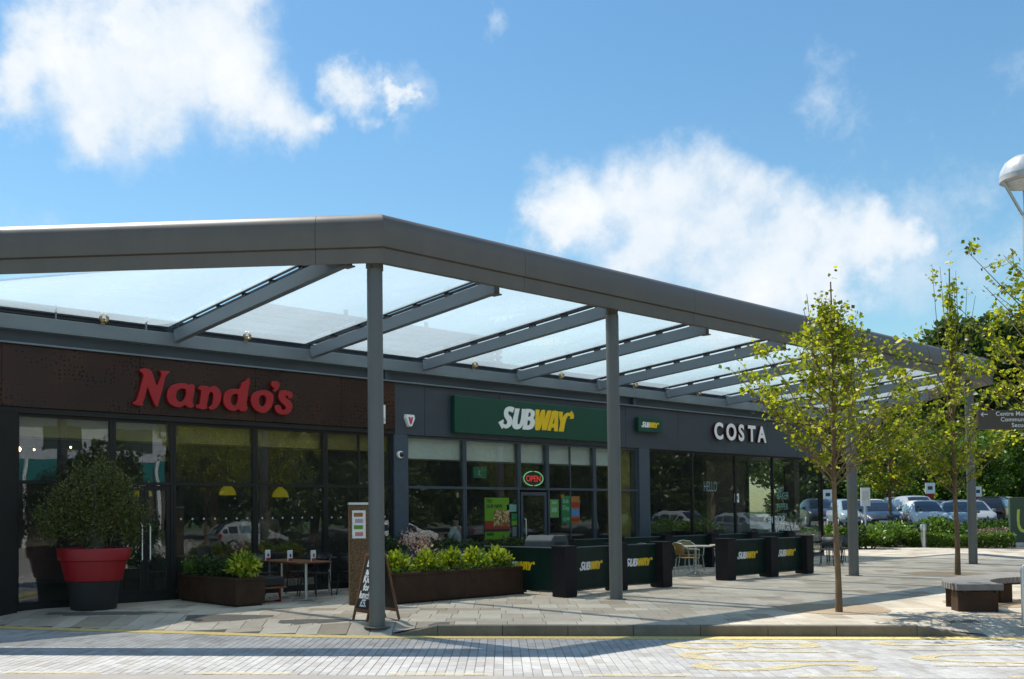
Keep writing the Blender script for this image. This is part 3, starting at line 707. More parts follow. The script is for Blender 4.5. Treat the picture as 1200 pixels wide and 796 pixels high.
b.bar((4.2, YB+.06, zr(YB)+RH+.02), (RX[0]-.1, YB+.06, zr(YB)+RH+.02), .03, .03); cp('edge_rail', b, M['rail'])
for x in (6.75, 8.45): b = MB(); b.box(x-.012, x+.012, 17.44, 17.47, 5.05, 5.3); cp('rail_post', b, M['beam'])
# little uplighters clamped under the foil at the gutter
lm = pbr('brass lamp body', (.30, .24, .12), .4, .5)
for x in [7.58, 10.55, 13.75, 16.85, 19.98, 23.1, 26.2, 29.3]:
    b = MB(); b.tube([(x+.07*math.cos(a*math.pi/5), 17.33, 5.16+.07*math.sin(a*math.pi/5)) for a in range(10)]+[(x+.07, 17.33, 5.16)], .028, 8, cap=False)
    b.box(x-.03, x+.03, 17.36, 17.40, 5.05, 5.16); cp('uplighter', b, lm, smooth=True)
# roof-top plant screen, seen through the foil
ps = thing('plant_screen', 'pale blue louvred plant enclosure on the shop roof behind the canopy', 'plant enclosure', (16.5, 21, 4.85))
lv = pbr('blue grey louvre', (.10, .14, .18), .5)
for i in range(11):
    b = MB(); b.box(-3.6, 5.0, -.05, .07, .12+i*.17, .12+i*.17+.10); b.build('louvre', lv, ps)
for x in (-3.6, -.7, 2.1, 4.95):
    b = MB(); b.box(x, x+.08, .08, .16, 0, 2.1); b.build('louvre_post', M['steel'], ps)
b = MB(); b.box(-3.5, 4.9, .2, 3, 0, 1.95); b.build('housing', M['beamdark'], ps)
NG={'N': [[(0.132, 0.676), (0.236, 0.699), (0.341, 0.671), (0.38, 0.599), (0.425, 0.476), (0.471, 0.381), (0.528, 0.512), (0.568, 0.614), (0.553, 0.661), (0.529, 0.682), (0.722, 0.692), (0.7, 0.654), (0.645, 0.606), (0.614, 0.491), (0.559, 0.289), (0.507, 0.116), (0.477, 0.008), (0.446, 0.023), (0.386, 0.136), (0.311, 0.299), (0.275, 0.38), (0.245, 0.266), (0.207, 0.124), (0.177, 0.067), (0.186, 0.026), (0.162, 0.01), (-0.0, 0.028), (0.015, 0.07), (0.059, 0.081), (0.088, 0.144), (0.132, 0.286), (0.177, 0.456), (0.207, 0.57), (0.177, 0.618), (0.132, 0.648)]], 'a': [[(0.908, 0.471), (1.049, 0.482), (1.128, 0.459), (1.191, 0.484), (1.245, 0.459), (1.239, 0.338), (1.207, 0.191), (1.2, 0.119), (1.238, 0.092), (1.206, 0.041), (1.111, 0.041), (1.048, 0.08), (0.954, 0.032), (0.829, 0.038), (0.721, 0.102), (0.681, 0.213), (0.7, 0.327), (0.768, 0.418)], [(0.97, 0.39), (1.064, 0.383), (1.08, 0.326), (1.055, 0.21), (1.001, 0.143), (0.923, 0.121), (0.867, 0.169), (0.854, 0.253), (0.886, 0.341)]], 'n': [[(1.351, 0.447), (1.464, 0.47), (1.562, 0.454), (1.568, 0.42), (1.643, 0.478), (1.726, 0.467), (1.798, 0.407), (1.831, 0.321), (1.808, 0.202), (1.758, 0.111), (1.675, 0.041), (1.593, 0.024), (1.561, 0.055), (1.626, 0.102), (1.653, 0.192), (1.666, 0.295), (1.643, 0.367), (1.594, 0.369), (1.555, 0.317), (1.528, 0.184), (1.502, 0.095), (1.522, 0.052), (1.463, 0.02), (1.286, 0.043), (1.302, 0.088), (1.36, 0.1), (1.383, 0.232), (1.399, 0.349), (1.383, 0.392), (1.335, 0.403)]], 'd': [[(2.452, 0.701), (2.476, 0.652), (2.452, 0.545), (2.427, 0.363), (2.398, 0.151), (2.426, 0.108), (2.381, 0.045), (2.261, 0.038), (2.227, 0.066), (2.125, 0.03), (1.99, 0.051), (1.897, 0.149), (1.884, 0.266), (1.924, 0.372), (2.025, 0.439), (2.143, 0.462), (2.245, 0.455), (2.28, 0.517), (2.304, 0.594), (2.383, 0.63)], [(2.143, 0.373), (2.211, 0.363), (2.211, 0.258), (2.176, 0.152), (2.108, 0.127), (2.051, 0.174), (2.041, 0.262), (2.075, 0.338)]], 'o': [[(2.766, 0.478), (2.907, 0.473), (3.014, 0.419), (3.032, 0.313), (2.995, 0.189), (2.906, 0.076), (2.781, 0.024), (2.641, 0.061), (2.537, 0.16), (2.51, 0.278), (2.555, 0.387), (2.643, 0.444)], [(2.783, 0.388), (2.854, 0.362), (2.871, 0.272), (2.835, 0.179), (2.764, 0.138), (2.705, 0.186), (2.684, 0.275), (2.712, 0.359)]], 'q': [[(3.015, 0.679), (3.123, 0.682), (3.177, 0.646), (3.17, 0.584), (3.123, 0.519), (3.061, 0.475), (3.033, 0.497), (3.076, 0.546), (3.015, 0.572), (2.99, 0.622)]], 's': [[(3.213, 0.495), (3.322, 0.518), (3.487, 0.483), (3.498, 0.422), (3.468, 0.374), (3.395, 0.375), (3.377, 0.414), (3.322, 0.419), (3.34, 0.365), (3.431, 0.309), (3.486, 0.235), (3.474, 0.141), (3.411, 0.06), (3.283, 0.022), (3.156, 0.039), (3.084, 0.102), (3.074, 0.178), (3.139, 0.204), (3.204, 0.186), (3.229, 0.126), (3.302, 0.109), (3.35, 0.155), (3.302, 0.223), (3.212, 0.279), (3.169, 0.353), (3.169, 0.43)]]}
SG={'S': [[(0.573, 0.622), (0.518, 0.497), (0.457, 0.51), (0.397, 0.527), (0.344, 0.495), (0.367, 0.44), (0.455, 0.389), (0.494, 0.306), (0.472, 0.206), (0.39, 0.131), (0.268, 0.088), (0.169, 0.106), (0.128, 0.07), (0.07, 0.143), (0.004, 0.232), (0.18, 0.309), (0.191, 0.253), (0.162, 0.218), (0.23, 0.188), (0.29, 0.196), (0.323, 0.249), (0.284, 0.309), (0.221, 0.376), (0.206, 0.459), (0.236, 0.559), (0.338, 0.628), (0.459, 0.644)]], 'U': [[(0.601, 0.61), (0.765, 0.611), (0.678, 0.302), (0.676, 0.23), (0.717, 0.212), (0.771, 0.249), (0.848, 0.611), (0.972, 0.613), (0.926, 0.343), (0.861, 0.197), (0.777, 0.121), (0.674, 0.088), (0.552, 0.102), (0.492, 0.164), (0.502, 0.278), (0.57, 0.48)]], 'B': [[(0.993, 0.62), (1.182, 0.622), (1.308, 0.581), (1.319, 0.495), (1.262, 0.405), (1.316, 0.336), (1.301, 0.234), (1.228, 0.143), (1.088, 0.099), (0.859, 0.097), (0.904, 0.285)], [(1.096, 0.54), (1.167, 0.529), (1.166, 0.457), (1.107, 0.425), (1.065, 0.428)], [(1.051, 0.336), (1.134, 0.332), (1.146, 0.269), (1.09, 0.209), (1.028, 0.211)]], 'W': [[(1.355, 0.627), (1.5, 0.63), (1.461, 0.372), (1.586, 0.627), (1.715, 0.629), (1.675, 0.355), (1.81, 0.625), (1.954, 0.628), (1.749, 0.119), (1.576, 0.111), (1.589, 0.321), (1.49, 0.112), (1.333, 0.105), (1.322, 0.22)]], 'A': [[(1.998, 0.628), (2.219, 0.626), (2.186, 0.107), (2.045, 0.106), (2.042, 0.198), (1.946, 0.193), (1.914, 0.112), (1.775, 0.114), (1.93, 0.5)], [(2.07, 0.479), (2.049, 0.301), (1.979, 0.3)]], 'Y': [[(2.25, 0.628), (2.397, 0.625), (2.371, 0.466), (2.463, 0.56), (2.576, 0.618), (2.69, 0.624), (2.745, 0.682), (2.834, 0.552), (2.805, 0.469), (2.663, 0.455), (2.697, 0.523), (2.597, 0.529), (2.528, 0.445), (2.481, 0.338), (2.418, 0.112), (2.222, 0.109), (2.288, 0.328), (2.239, 0.533)]]}
# ================================================================== SIGNS
def letters(parent, G, order, origin, k, y, depth, mats, smooth, sx=1, name='letter', bevel=0):
    for ch in order:
        polys = [[(a*k*sx, b*k) for a, b in q] for q in G[ch]]
        me = spline_mesh(name, polys, depth, mats[ch] if isinstance(mats, dict) else mats, smooth, bevel)
        o = link(name, me, parent); o.location = (origin[0], y, origin[1]); o.rotation_euler = WALLROT
t = thing('restaurant_sign', "red raised Nando's lettering on the brown perforated panel", 'sign', (8.19, 17.5, 3.63))
letters(t, NG, 'Nandoqs', (0, 0), 1, -.03, .07, M['red'], True, bevel=.006)
b = MB()
for X in (.3, 1.0, 1.7, 2.4, 3.1): b.box(X-.01, X+.01, .005, .03, .2, .28)
b.build('stand_off', M['black'], t)
SM = {c: (M['white'] if c in 'SUB' else M['yellow']) for c in 'SUBWAY'}
t = thing('shop_sign', 'long green fascia sign with large white and yellow Subway lettering', 'sign', (16.24, 17.40, 3.50))
b = MB(); b.box(0, 5.92, 0, .145, 0, .88); b.build('board', M['green'], t, bevel=.012)
letters(t, SG, 'SUBWAY', (17.68-16.24, 3.583-3.50), 1, -.008, .012, SM, True)
b = MB()
for X in (2.0, 3.95): b.box(X-.003, X+.003, -.0015, .01, .012, .868)
b.build('seam', M['dkgreen'], t)
def small_logo(parent, x, z, wd, y=-.006):     # reduced version of the same lettering
    k = wd/3.0; letters(parent, SG, 'SUBWAY', (x, z), k, y, .004, SM, True, name='letter')
t = thing('projecting_sign', 'small dark green Subway sign board on the grey fascia beside the coffee shop', 'sign', (23.30, 17.40, 3.86))
b = MB(); b.box(0, 1.12, 0, .10, 0, .40); b.build('board', M['green'], t, bevel=.008); small_logo(t, .12, .09, .88)
t = thing('coffee_shop_sign', 'white raised COSTA lettering on the grey fascia', 'sign', (27.15, 17.54, 3.80))
pur = pbr('dark red return', (.10, .01, .03), .4)
x = 0
for ch, ww in zip('COSTA', (.66, .70, .56, .58, .66)):
    me = text_mesh('letter', ch, .70, M['white'], depth=.012, offset=.022); o = link('letter', me, t); o.location = (x, -.085, .02); o.rotation_euler = WALLROT
    me = text_mesh('letter_return', ch, .70, pur, depth=.06, offset=.026); o2 = link('letter_return', me, o); o2.location = (0, 0, -.037)
    x += ww
t = thing('neon_open_sign', 'oval OPEN neon with green ring and red letters above the door', 'sign', (19.17, 17.70, 2.465))
gn = pbr('green neon', (.1, .4, .2), .3, emit=(.35, 1, .45), estr=.22); rn = pbr('red neon', (.4, .03, .03), .3, emit=(1, .10, .07), estr=.2)
b = MB(); b.tube([(.36*math.cos(a*math.pi/16), -.08, .185*math.sin(a*math.pi/16)) for a in range(33)], .013, 6, cap=False); b.build('ring', gn, t, smooth=True)
o = link('lettering', text_mesh('lettering', 'OPEN', .215, rn, .01, .004, 0, 'CENTER'), t); o.location = (0, -.08, -.075); o.rotation_euler = WALLROT
b = MB(); b.lathe([(.001, 0), (.33, 0), (.33, .015)], (0, 0, 0), 24)
for v in range(len(b.v)): x_, y_, z_ = b.v[v]; b.v[v] = (x_, -.06+z_, y_*.5)
b.build('backing', M['black'], t)
t = thing('alarm_box', 'white and pink shield shaped alarm box on the grey fascia', 'alarm', (14.93, 17.53, 3.72))
b = MB(); pts = [(-.13, .14), (.13, .14), (.15, .05), (.05, -.15), (-.05, -.15), (-.15, .05)]
i0 = [b.tv((x, .02, z)) for x, z in pts]; i1 = [b.tv((x*.88, -.06, z*.88)) for x, z in pts]; b.face(i0); b.face(i1[::-1])
for k in range(6): b.face((i0[k], i0[(k+1) % 6], i1[(k+1) % 6], i1[k]))
b.build('case', M['white'], t, bevel=.008)
o = link('emblem', spline_mesh('emblem', [[(-.07, .07), (-.02, .075), (0, .02), (.02, .075), (.07, .07), (.03, -.07), (0, -.10), (-.03, -.07)]], .004, pbr('pink', (.55, .04, .15), .5), False), t); o.location = (0, -.064, 0); o.rotation_euler = WALLROT
t = thing('security_camera', 'small white dome security camera on the grey pilaster', 'camera', (14.64, 17.54, 2.93))
b = MB(); b.tube([(0, 0, 0), (0, -.06, 0)], .085, 16); b.build('housing', M['white'], t, smooth=True)
b = MB(); b.tube([(0.02, -.061, 0), (.02, -.09, 0), (.02, -.115, 0)], [.06, .05, .02], 14); b.build('lens', M['black'], t, smooth=True)
t = thing('wall_box', 'thin white wall box on the brown panel behind the front column', 'box', (14.05, 17.50, 3.60)); 
b = MB(); b.box(0, .12, -.06, .02, 0, .42); b.build('case', M['white'], t, bevel=.01); b = MB(); b.box(.02, .10, -.065, -.061, .05, .12); b.build('label', M['alu'], t)
# posters behind / on the glass (flat print)
def flat(parent, name, x0, x1, z0, z1, m_, y=0): b = MB(); b.box(x0, x1, y-.0015, y, z0, z1); return b.build(name, m_, parent)
lime = pbr('lime print', (.10, .25, .005), .5); tom = pbr('tomato print', (.25, .02, .006), .5); kel = pbr('kelly print', (.005, .15, .04), .5); org = pbr('orange print', (.30, .11, .01), .5)
foodm = NT(mat('food photo print')); bb = foodm.new('BsdfPrincipled'); vv = foodm.new('TexVoronoi'); vv.inputs['Scale'].default_value = 22; foodm.l.new(foodm.pos(), vv.inputs['Vector'])
foodm.set(bb.inputs['Base Color'], foodm.ramp(vv.outputs['Color'], [(0, (.04, .05, .02, 1)), (.3, (.25, .05, .02, 1)), (.5, (.12, .2, .03, 1)), (.7, (.5, .35, .15, 1)), (1, (.4, .3, .28, 1))])); food = foodm.out(bb.outputs[0])
YP = 17.635
def txt(parent, body, x, z, size, m_, y, off=.003, al='LEFT', flip=False, nm='print'):
    o = link(nm, text_mesh(nm, body, size, m_, .001, off, 0, al), parent); o.location = (x, y, z); o.rotation_euler = WALLROT
    if flip: o.scale = (-1, 1, 1)
    return o
t = thing('window_poster', 'tall lime green food poster with red band in the window left of the door', 'poster', (17.42, YP, 0))
flat(t, 'sheet', 0, .86, .94, 1.97, lime); flat(t, 'photo', .30, .86, 1.26, 1.58, food, -.003); flat(t, 'band', 0, .86, 1.20, 1.40, tom, -.0018); flat(t, 'photo', .34, .86, 1.38, 1.66, food, -.0045); flat(t, 'band', .0, .86, 1.13, 1.20, M['black'], -.0018)
txt(t, 'TRY\nOUR NEW', .05, 1.84, .12, M['dkgreen'], -.004); txt(t, 'FRESH', .06, 1.04, .09, M['dkgreen'], -.004)
t = thing('window_poster', 'two part green and orange offer poster in the window right of the door', 'poster', (20.25, YP, 0))
flat(t, 'sheet', 0, .36, 1.30, 2.03, kel); flat(t, 'sheet', .362, .73, 1.30, 2.02, org); flat(t, 'photo', .40, .70, 1.50, 1.68, pbr('blue print', (.03, .2, .5), .5), -.002); flat(t, 'band', .39, .71, 1.72, 1.86, tom, -.002); flat(t, 'band', .39, .71, 1.34, 1.44, tom, -.002); flat(t, 'tab', -.02, .1, 1.97, 2.06, org, -.002)
pg = pbr('pale green print', (.2, .42, .28), .5)
txt(t, 'Sub', .05, 1.84, .16, pg, -.004); txt(t, 'Day', .05, 1.66, .16, pg, -.004); txt(t, '£2.49', .06, 1.38, .11, pg, -.004)
t = thing('window_poster', 'small green notice next to the door frame, right side', 'poster', (19.80, YP, 0))
flat(t, 'sheet', 0, .34, 1.46, 1.93, pbr('sage print', (.10, .26, .07), .5)); flat(t, 'panel', .06, .27, 1.60, 1.72, pg, -.002); flat(t, 'panel', .08, .26, 1.82, 1.88, pg, -.002)
t = thing('window_poster', 'stack of small green and teal stickers left of the door', 'poster', (18.30, YP, 0))
flat(t, 'sheet', -.1, .24, 1.62, 1.80, pbr('aqua print', (.12, .30, .25), .5)); flat(t, 'sheet', .06, .26, 1.42, 1.58, kel); flat(t, 'sheet', .06, .26, 1.28, 1.40, lime); flat(t, 'sheet', .08, .24, 1.0, 1.24, pbr('grey print', (.12, .14, .14), .5))
t = thing('window_lettering', 'faint HELLO lettering on the coffee shop glass', 'lettering', (26.80, YP, 2.20)); fr = pbr('frosted print', (.20, .27, .27), .7)
txt(t, 'HELLO', 0, 0, .44, fr, 0, .0); t.children[0].scale = (.55, 1, 1)
t = thing('window_lettering', 'four faint teal lines of lettering on the right coffee shop pane', 'lettering', (31.05, YP, 0)); tl_ = pbr('teal print', (.16, .30, .28), .7)
for k, (s_, sz) in enumerate((('HAPPY', .20), ('BAKER', .34), ('PEPPER', .30), ('SEASON', .22))): txt(t, s_, 0, 2.24-.27*k-(.08 if k > 1 else 0), sz, tl_, 0, 0).scale = (.75, 1, 1)
t = thing('window_lettering', 'large white reversed lettering low on the coffee shop glass', 'lettering', (31.1, YP, 0)); wl = pbr('window white', (.55, .6, .6), .7)
txt(t, 'some', .45, 1.18, .50, wl, 0, .01, flip=True); txt(t, 'Vegan', 1.15, .76, .62, wl, 0, .01, flip=True)
t = thing('window_notice', 'square white paper notice on the coffee shop glass', 'notice', (28.5, YP, 1.86)); flat(t, 'sheet', 0, .26, 0, .28, M['paper']); flat(t, 'print', .05, .21, .09, .2, fr, -.002)
t = thing('exit_sign', 'green running man exit sign inside the sandwich shop', 'sign', (18.0, 18.6, 2.50)); b = MB(); b.box(0, .46, 0, .04, 0, .28); b.build('case', pbr('exit green', (.01, .12, .07), .5, emit=(.02, .6, .4), estr=.05), t)
o = link('figure', spline_mesh('figure', [[(.10, .05), (.16, .13), (.14, .19), (.18, .22), (.24, .17), (.20, .12), (.24, .05), (.21, .05), (.17, .10), (.13, .04)]], .002, M['white'], False), t); o.location = (0, -.003, 0); o.rotation_euler = WALLROT
# opening interior lamps
for (x, y, z) in ((9.75, 20.3, 2.02), (12.0, 20.6, 2.06), (13.45, 20.6, 2.02)):
    lab = {9.75: 'yellow pendant lamp inside the restaurant, leftmost', 12.0: 'yellow pendant lamp inside the restaurant, middle one of three', 13.45: 'yellow pendant lamp inside the restaurant nearest the front column'}[x]
    t = thing('pendant_lamp', lab, 'lamp', (x, y, z), 0, 'yellow pendant lamps in the restaurant')
    b = MB(); b.lathe([(.20, 0), (.19, .07), (.15, .15), (.07, .22), (.03, .26)], (0, 0, 0), 18, cap=False); b.build('lamp_shade', M['lampyellow'], t, smooth='all')
    b = MB(); b.tube([(0, 0, .25), (0, 0, 1.36)], .006, 4); b.build('cord', M['black'], t)
for k, (x, y, z) in enumerate(((7.0, 20.0, 2.92), (7.75, 21.2, 3.0), (8.65, 21.5, 3.1))):
    t = thing('spotlight', ['bright warm spotlight inside the left restaurant window', 'dim warm spotlight inside, second from left', 'dim warm spotlight inside, third from left'][k], 'lamp', (x, y, z), 0, 'spotlights inside the restaurant')
    r_ = .055 if k == 0 else .02
    b = MB(); b.lathe([(.01, -r_), (r_*.8, -r_*.6), (r_, 0), (r_*.8, r_*.6), (.01, r_)], (0, 0, 0), 12); b.build('bulb', M['warm'], t, smooth='all')
    b = MB(); b.tube([(0, 0, r_), (0, 0, 3.42-z)], .02, 6); b.build('stem', M['black'], t)

# ================================================================== STREET FURNITURE
# barrier posts and banners
def bpost(x, y, label):
    t = thing('barrier_post', label, 'barrier post', (x, y, hx(x, y)), 0, 'black barrier posts around the terrace')
    b = MB(); b.box(-.165, .165, -.165, .165, .015, .93); b.build('post_box', M['post'], t, bevel=.006)
    b = MB(); b.box(-.175, .175, -.175, .175, .931, .965); b.build('cap', M['post'], t, bevel=.006)
    b = MB(); b.box(-.15, .15, -.15, .15, 0, .0145); b.build('foot', M['black'], t); return t
PX = [(14.60, 12.66), (16.52, 12.95), (17.92, 12.86), (20.62, 13.02), (22.42, 12.98), (24.15, 13.0)]
pl = ['black box post at the corner beside the long planter', 'black box post behind the second canopy column', 'black box post at the right end of the left banner pair', 'black box post left of the two far banners', 'black box post between the two far banners', 'black box post at the far right end of the banners']
for (x, y), l_ in zip(PX, pl): bpost(x, y, l_)
def banner(a, b_, label, logo=True, sub=True):
    a = Vector((a[0], a[1], 0)); b_ = Vector((b_[0], b_[1], 0)); d = (b_-a); ln = d.length-.35; rz = math.atan2(d.y, d.x); mid = (a+b_)/2
    t = thing('barrier_banner', label, 'barrier', (mid.x, mid.y, 0), rz, 'dark green banners between the black posts')
    m_ = MB(); n = 10; 
    g0 = [[m_.tv((-ln/2+ln*i/n, .004*math.sin(i*1.7)+s_*.006, z)) for i in range(n+1)] for z in (.10, .5, .90) for s_ in (-1, 1)]
    for q in ((0, 2), (2, 4)):
        for i in range(n): m_.face((g0[q[0]][i], g0[q[0]][i+1], g0[q[1]][i+1], g0[q[1]][i])); m_.face((g0[q[0]+1][i], g0[q[1]+1][i], g0[q[1]+1][i+1], g0[q[0]+1][i+1]))
    m_.build('fabric', M['dkgreen'], t)
    r_ = MB(); r_.tube([(-ln/2-.03, 0, .915), (ln/2+.03, 0, .915)], .014, 8); r_.build('top_rail', M['cladding'], t, smooth=True)
    r_ = MB(); r_.tube([(-ln/2-.03, 0, .088), (ln/2+.03, 0, .088)], .010, 8); r_.build('bottom_rail', M['black'], t)
    if logo: small_logo(t, -.46, .44, .92, -.016)
    return t
banner(PX[0], PX[1], 'dark green Subway banner between the planter corner post and the front column')
banner(PX[1], PX[2], 'dark green Subway banner just right of the second canopy column')
banner(PX[3], PX[4], 'dark green Subway banner, left one of the far pair')
banner(PX[4], PX[5], 'dark green Subway banner, right one of the far pair')
t = banner((14.60, 14.95), (14.60, 12.66), 'dark green Subway banner running back from the corner post behind the planter')
# the banner row of the coffee shop terrace at the back
BK = [(18.9, 16.35), (20.9, 16.4), (23.0, 16.4), (25.2, 16.4), (27.3, 16.4), (29.4, 16.4)]
for k, q in enumerate(BK): bpost(q[0], q[1], 'black box post in the back row along the coffee shop glass, number %s from left' % ['one', 'two', 'three', 'four', 'five', 'six'][k])
for k in range(5): banner(BK[k], BK[k+1], 'plain dark banner in the back row along the coffee shop glass, %s from left' % ['first', 'second', 'third', 'fourth', 'fifth'][k], logo=False)
# planters
def planter(x0, x1, y0, y1, zt, label, panels, mt=None):
    mt = mt or M['corten']; t = thing('planter', label, 'planter', ((x0+x1)/2, (y0+y1)/2, hx((x0+x1)/2, (y0+y1)/2)))
    hw, hl = (x1-x0)/2, (y1-y0)/2
    for k in range(panels):
        if hw > hl: a = -hw+2*hw*k/panels; b_ = -hw+2*hw*(k+1)/panels; q = (a+.002, b_-.002, -hl, hl)
        else: a = -hl+2*hl*k/panels; b_ = -hl+2*hl*(k+1)/panels; q = (-hw, hw, a+.002, b_-.002)
        m_ = MB(); m_.box(q[0], q[1], q[2], q[3], .03, zt-.05); m_.build('side_panel', mt, t, bevel=.006)
    m_ = MB(); w_ = .035
    for q in ((-hw-.01, hw+.01, -hl-.01, -hl+w_), (-hw-.01, hw+.01, hl-w_, hl+.01), (-hw-.01, -hw+w_, -hl+w_, hl-w_), (hw-w_, hw+.01, -hl+w_, hl-w_)): m_.box(*q, zt-.049, zt)
    m_.build('rim', mt, t)
    m_ = MB(); m_.box(-hw+.04, hw-.04, -hl+.04, hl-.04, 0, zt-.02); m_.build('soil', M['soil'], t); return t
planter(9.10, 9.70, 15.36, 17.45, .50, 'low dark brown planter box left of the red framed bench', 2)
planter(11.34, 14.70, 13.72, 14.32, .545, 'long dark brown planter box with bright green plants behind the front column', 2)
planter(13.0, 18.3, 16.75, 17.3, .80, 'slate grey planter box with dark hedge under the sandwich shop window', 3, M['cladding'])
def plants_mesh(name, cx, cy, z, hx_, hy_, ht, n, matl, size, rosettes=None, rg=rng):
    pts = []; dirs = []
    if rosettes:
        for (rx, ry, rz_, rr_, cnt) in rosettes:
            for _ in range(cnt):
                d = rg.normal(size=3); d[2] = abs(d[2])*.9+.1; d /= np.linalg.norm(d); k = rg.uniform(.25, 1)
                pts.append((cx+rx+d[0]*rr_*k*.85, cy+ry+d[1]*rr_*k*.85, z+rz_+d[2]*rr_*k)); dirs.append(d)
    for _ in range(n):
        x = rg.uniform(-hx_, hx_); y = rg.uniform(-hy_, hy_); zz = rg.uniform(0, 1)**.7*ht*(.75+.25*math.sin(x*7+cy)+.15*math.sin(y*11))
        pts.append((cx+x, cy+y, z+zz)); dirs.append((x*.3, y*.3, .6))
    return leaf_mesh(name, pts, size, matl, dirs=dirs)
def plant(name, label, me, base, group=None, stems=None):
    t = thing(name, label, 'plant', base, 0, group); o = link('foliage', me, t); o.location = (-base[0], -base[1], -base[2]); tag(o, kind='stuff')
    b = MB(); rs_ = random.Random(int(base[0]*100))
    for k in range(5): b.tube([(rs_.uniform(-.1, .1), rs_.uniform(-.1, .1), -.05), (rs_.uniform(-.2, .2), rs_.uniform(-.2, .2), .22)], .008, 5)
    b.build('stem', M['bark'], t); return t
xs = [11.62, 12.25, 12.95, 13.55, 14.18]
for k, x in enumerate(xs):
    y = 14.0+.04*(-1)**k; me = plants_mesh('foliage', x, y, .52, .24, .22, .14, 90, M['pl'], .092, [(rng.uniform(-.12, .12), rng.uniform(-.1, .05), .10, .30, 300), (.12, .1, .16, .18, 90)])
    plant('evergreen_shrub', ['bright yellow green shrub at the left end of the long planter', 'bright shrub second from left in the long planter', 'bright shrub in the middle of the long planter', 'bright shrub second from right in the long planter', 'bright yellow green shrub at the right end of the long planter'][k], me, (x, y, .52), 'bright shrubs in the long brown planter')
me = plants_mesh('foliage', 13.0, 13.98, .52, 1.6, .25, .17, 1500, M['hedge'], .045); plant('trailing_plant', 'low grey green filler plants along the rim of the long planter', me, (13.0, 13.98, .52))
me = plants_mesh('foliage', 9.42, 15.62, .46, .2, .2, .15, 60, M['pl'], .10, [(0, 0, .12, .34, 380)]); plant('evergreen_shrub', 'bright shrub at the near end of the planter beside the red bench', me, (9.42, 15.62, .46))
for k, (y, c_) in enumerate(((16.15, 'dk'), (16.7, 'dk'), (17.15, 'hedge'))):
    me = plants_mesh('foliage', 9.4, y, .44, .26, .3, .38, 700, M[c_], .06, [(0, 0, .05, .36, 260)]); plant('leafy_shrub', ['dull green shrub behind the bright one in the left planter', 'dark shrub in the middle of the left planter', 'green shrub against the glass in the left planter'][k], me, (9.4, y, .44))
for k in range(8):
    x = 13.35+k*.66; me = plants_mesh('foliage', x, 17.0, .78, (.36), .25, (.32+.08*math.sin(k*2.1))*(1 if k < 3 else .55), 700 if k < 3 else 480, M['dk'], .055); plant('hedge_plant', 'dark green hedge plant under the sandwich shop window, number %s from left' % ['one', 'two', 'three', 'four', 'five', 'six', 'seven', 'eight'][k], me, (x, 17.0, .78), 'hedge plants under the sandwich shop window')
for k, (x, y, z) in enumerate(((13.55, 15.95, 1.05), (13.9, 15.9, .98), (12.55, 14.35, .86))):
    pts = [np.array((x, y, z))+rng.normal(size=3)*(.10, .10, .085) for _ in range(170)]
    t = thing('flower_head', ['pale pink hydrangea head, left one above the long planter', 'pale pink hydrangea head, right one above the long planter', 'single pale pink bloom among the bright planter shrubs'][k], 'flower', (x, y, z), 0, 'pale pink blooms')
    o = link('petals', leaf_mesh('petals', pts, .05, M['pink'], aspect=.9), t); o.location = (-x, -y, -z); tag(o, kind='stuff'); b = MB(); b.tube([(0, .05, -.5), (0, 0, 0)], .008, 5); b.build('stem', M['hedge'], t)
# big red pot with olive tree
t = thing('plant_pot', 'big round pot, red above and charcoal below, beside the restaurant door', 'pot', (7.22, 16.92, -.0))
b = MB(); b.lathe([(.375, 0), (.385, .02), (.44, .50)], n=40); b.build('lower_body', M['charpot'], t, smooth=True)
b = MB(); b.lathe([(.445, .485), (.475, .50), (.545, .80), (.548, .835)], n=40); b.build('upper_body', M['redpot'], t, smooth=True)
b = MB(); b.lathe([(.56, .836), (.598, .85), (.618, 1.03), (.608, 1.05), (.55, 1.05), (.53, .95)], n=40, cap=False); b.build('rim', M['redpot'], t, smooth=True)
b = MB(); b.lathe([(.54, .9), (.54, .98)], n=32); b.build('soil', M['soil'], t)
t = thing('olive_tree', 'bushy dark olive tree growing in the red pot', 'tree', (7.22, 16.92, .95))
b = MB(); b.tube([(0, 0, 0), (.05, .0, .2), (-.04, 0, .42), (.02, 0, .6)], [.14, .12, .10, .08], 12)
ro = random.Random(4)
for k in range(16):
    a = k*.9; e = Vector((math.cos(a)*ro.uniform(.3, .7), math.sin(a)*ro.uniform(.2, .45), ro.uniform(.6, 1.35))); b.tube([(0, 0, .4), (e.x*.4, e.y*.4, .55), e], [.05, .028, .008], 6)
b.build('trunk', M['olivebark'], t, smooth=True)
pts = []
blobs = [(-.60, -.05, .62, .42), (-.15, -.1, .95, .48), (.32, -.05, .95, .46), (.62, 0, .60, .36), (.1, -.1, 1.22, .36), (-.5, 0, .95, .30), (.0, -.1, .62, .50), (-.78, 0, .45, .2), (.35, 0, 1.38, .2), (.7, 0, .3, .2), (-.95, 0, .7, .13), (.92, 0, .75, .14), (-.3, 0, 1.32, .16), (.55, 0, 1.15, .18), (.12, 0, 1.62, .12)]
for (bx_, by_, bz_, br_) in blobs:
    n = int(11000*br_**2); d = rng.normal(size=(n, 3)); d /= np.linalg.norm(d, axis=1)[:, None]; k = rng.uniform(.35, 1, n)**.6*(1+.30*rng.normal(size=n)); p = d*k[:, None]*br_*(1, .72, 1)+(bx_-.0, by_, bz_)
    pts.append(p)
pts = np.concatenate(pts); o = link('crown', leaf_mesh('crown', pts, .052, M['ol'], aspect=.34), t); tag(o, kind='stuff')
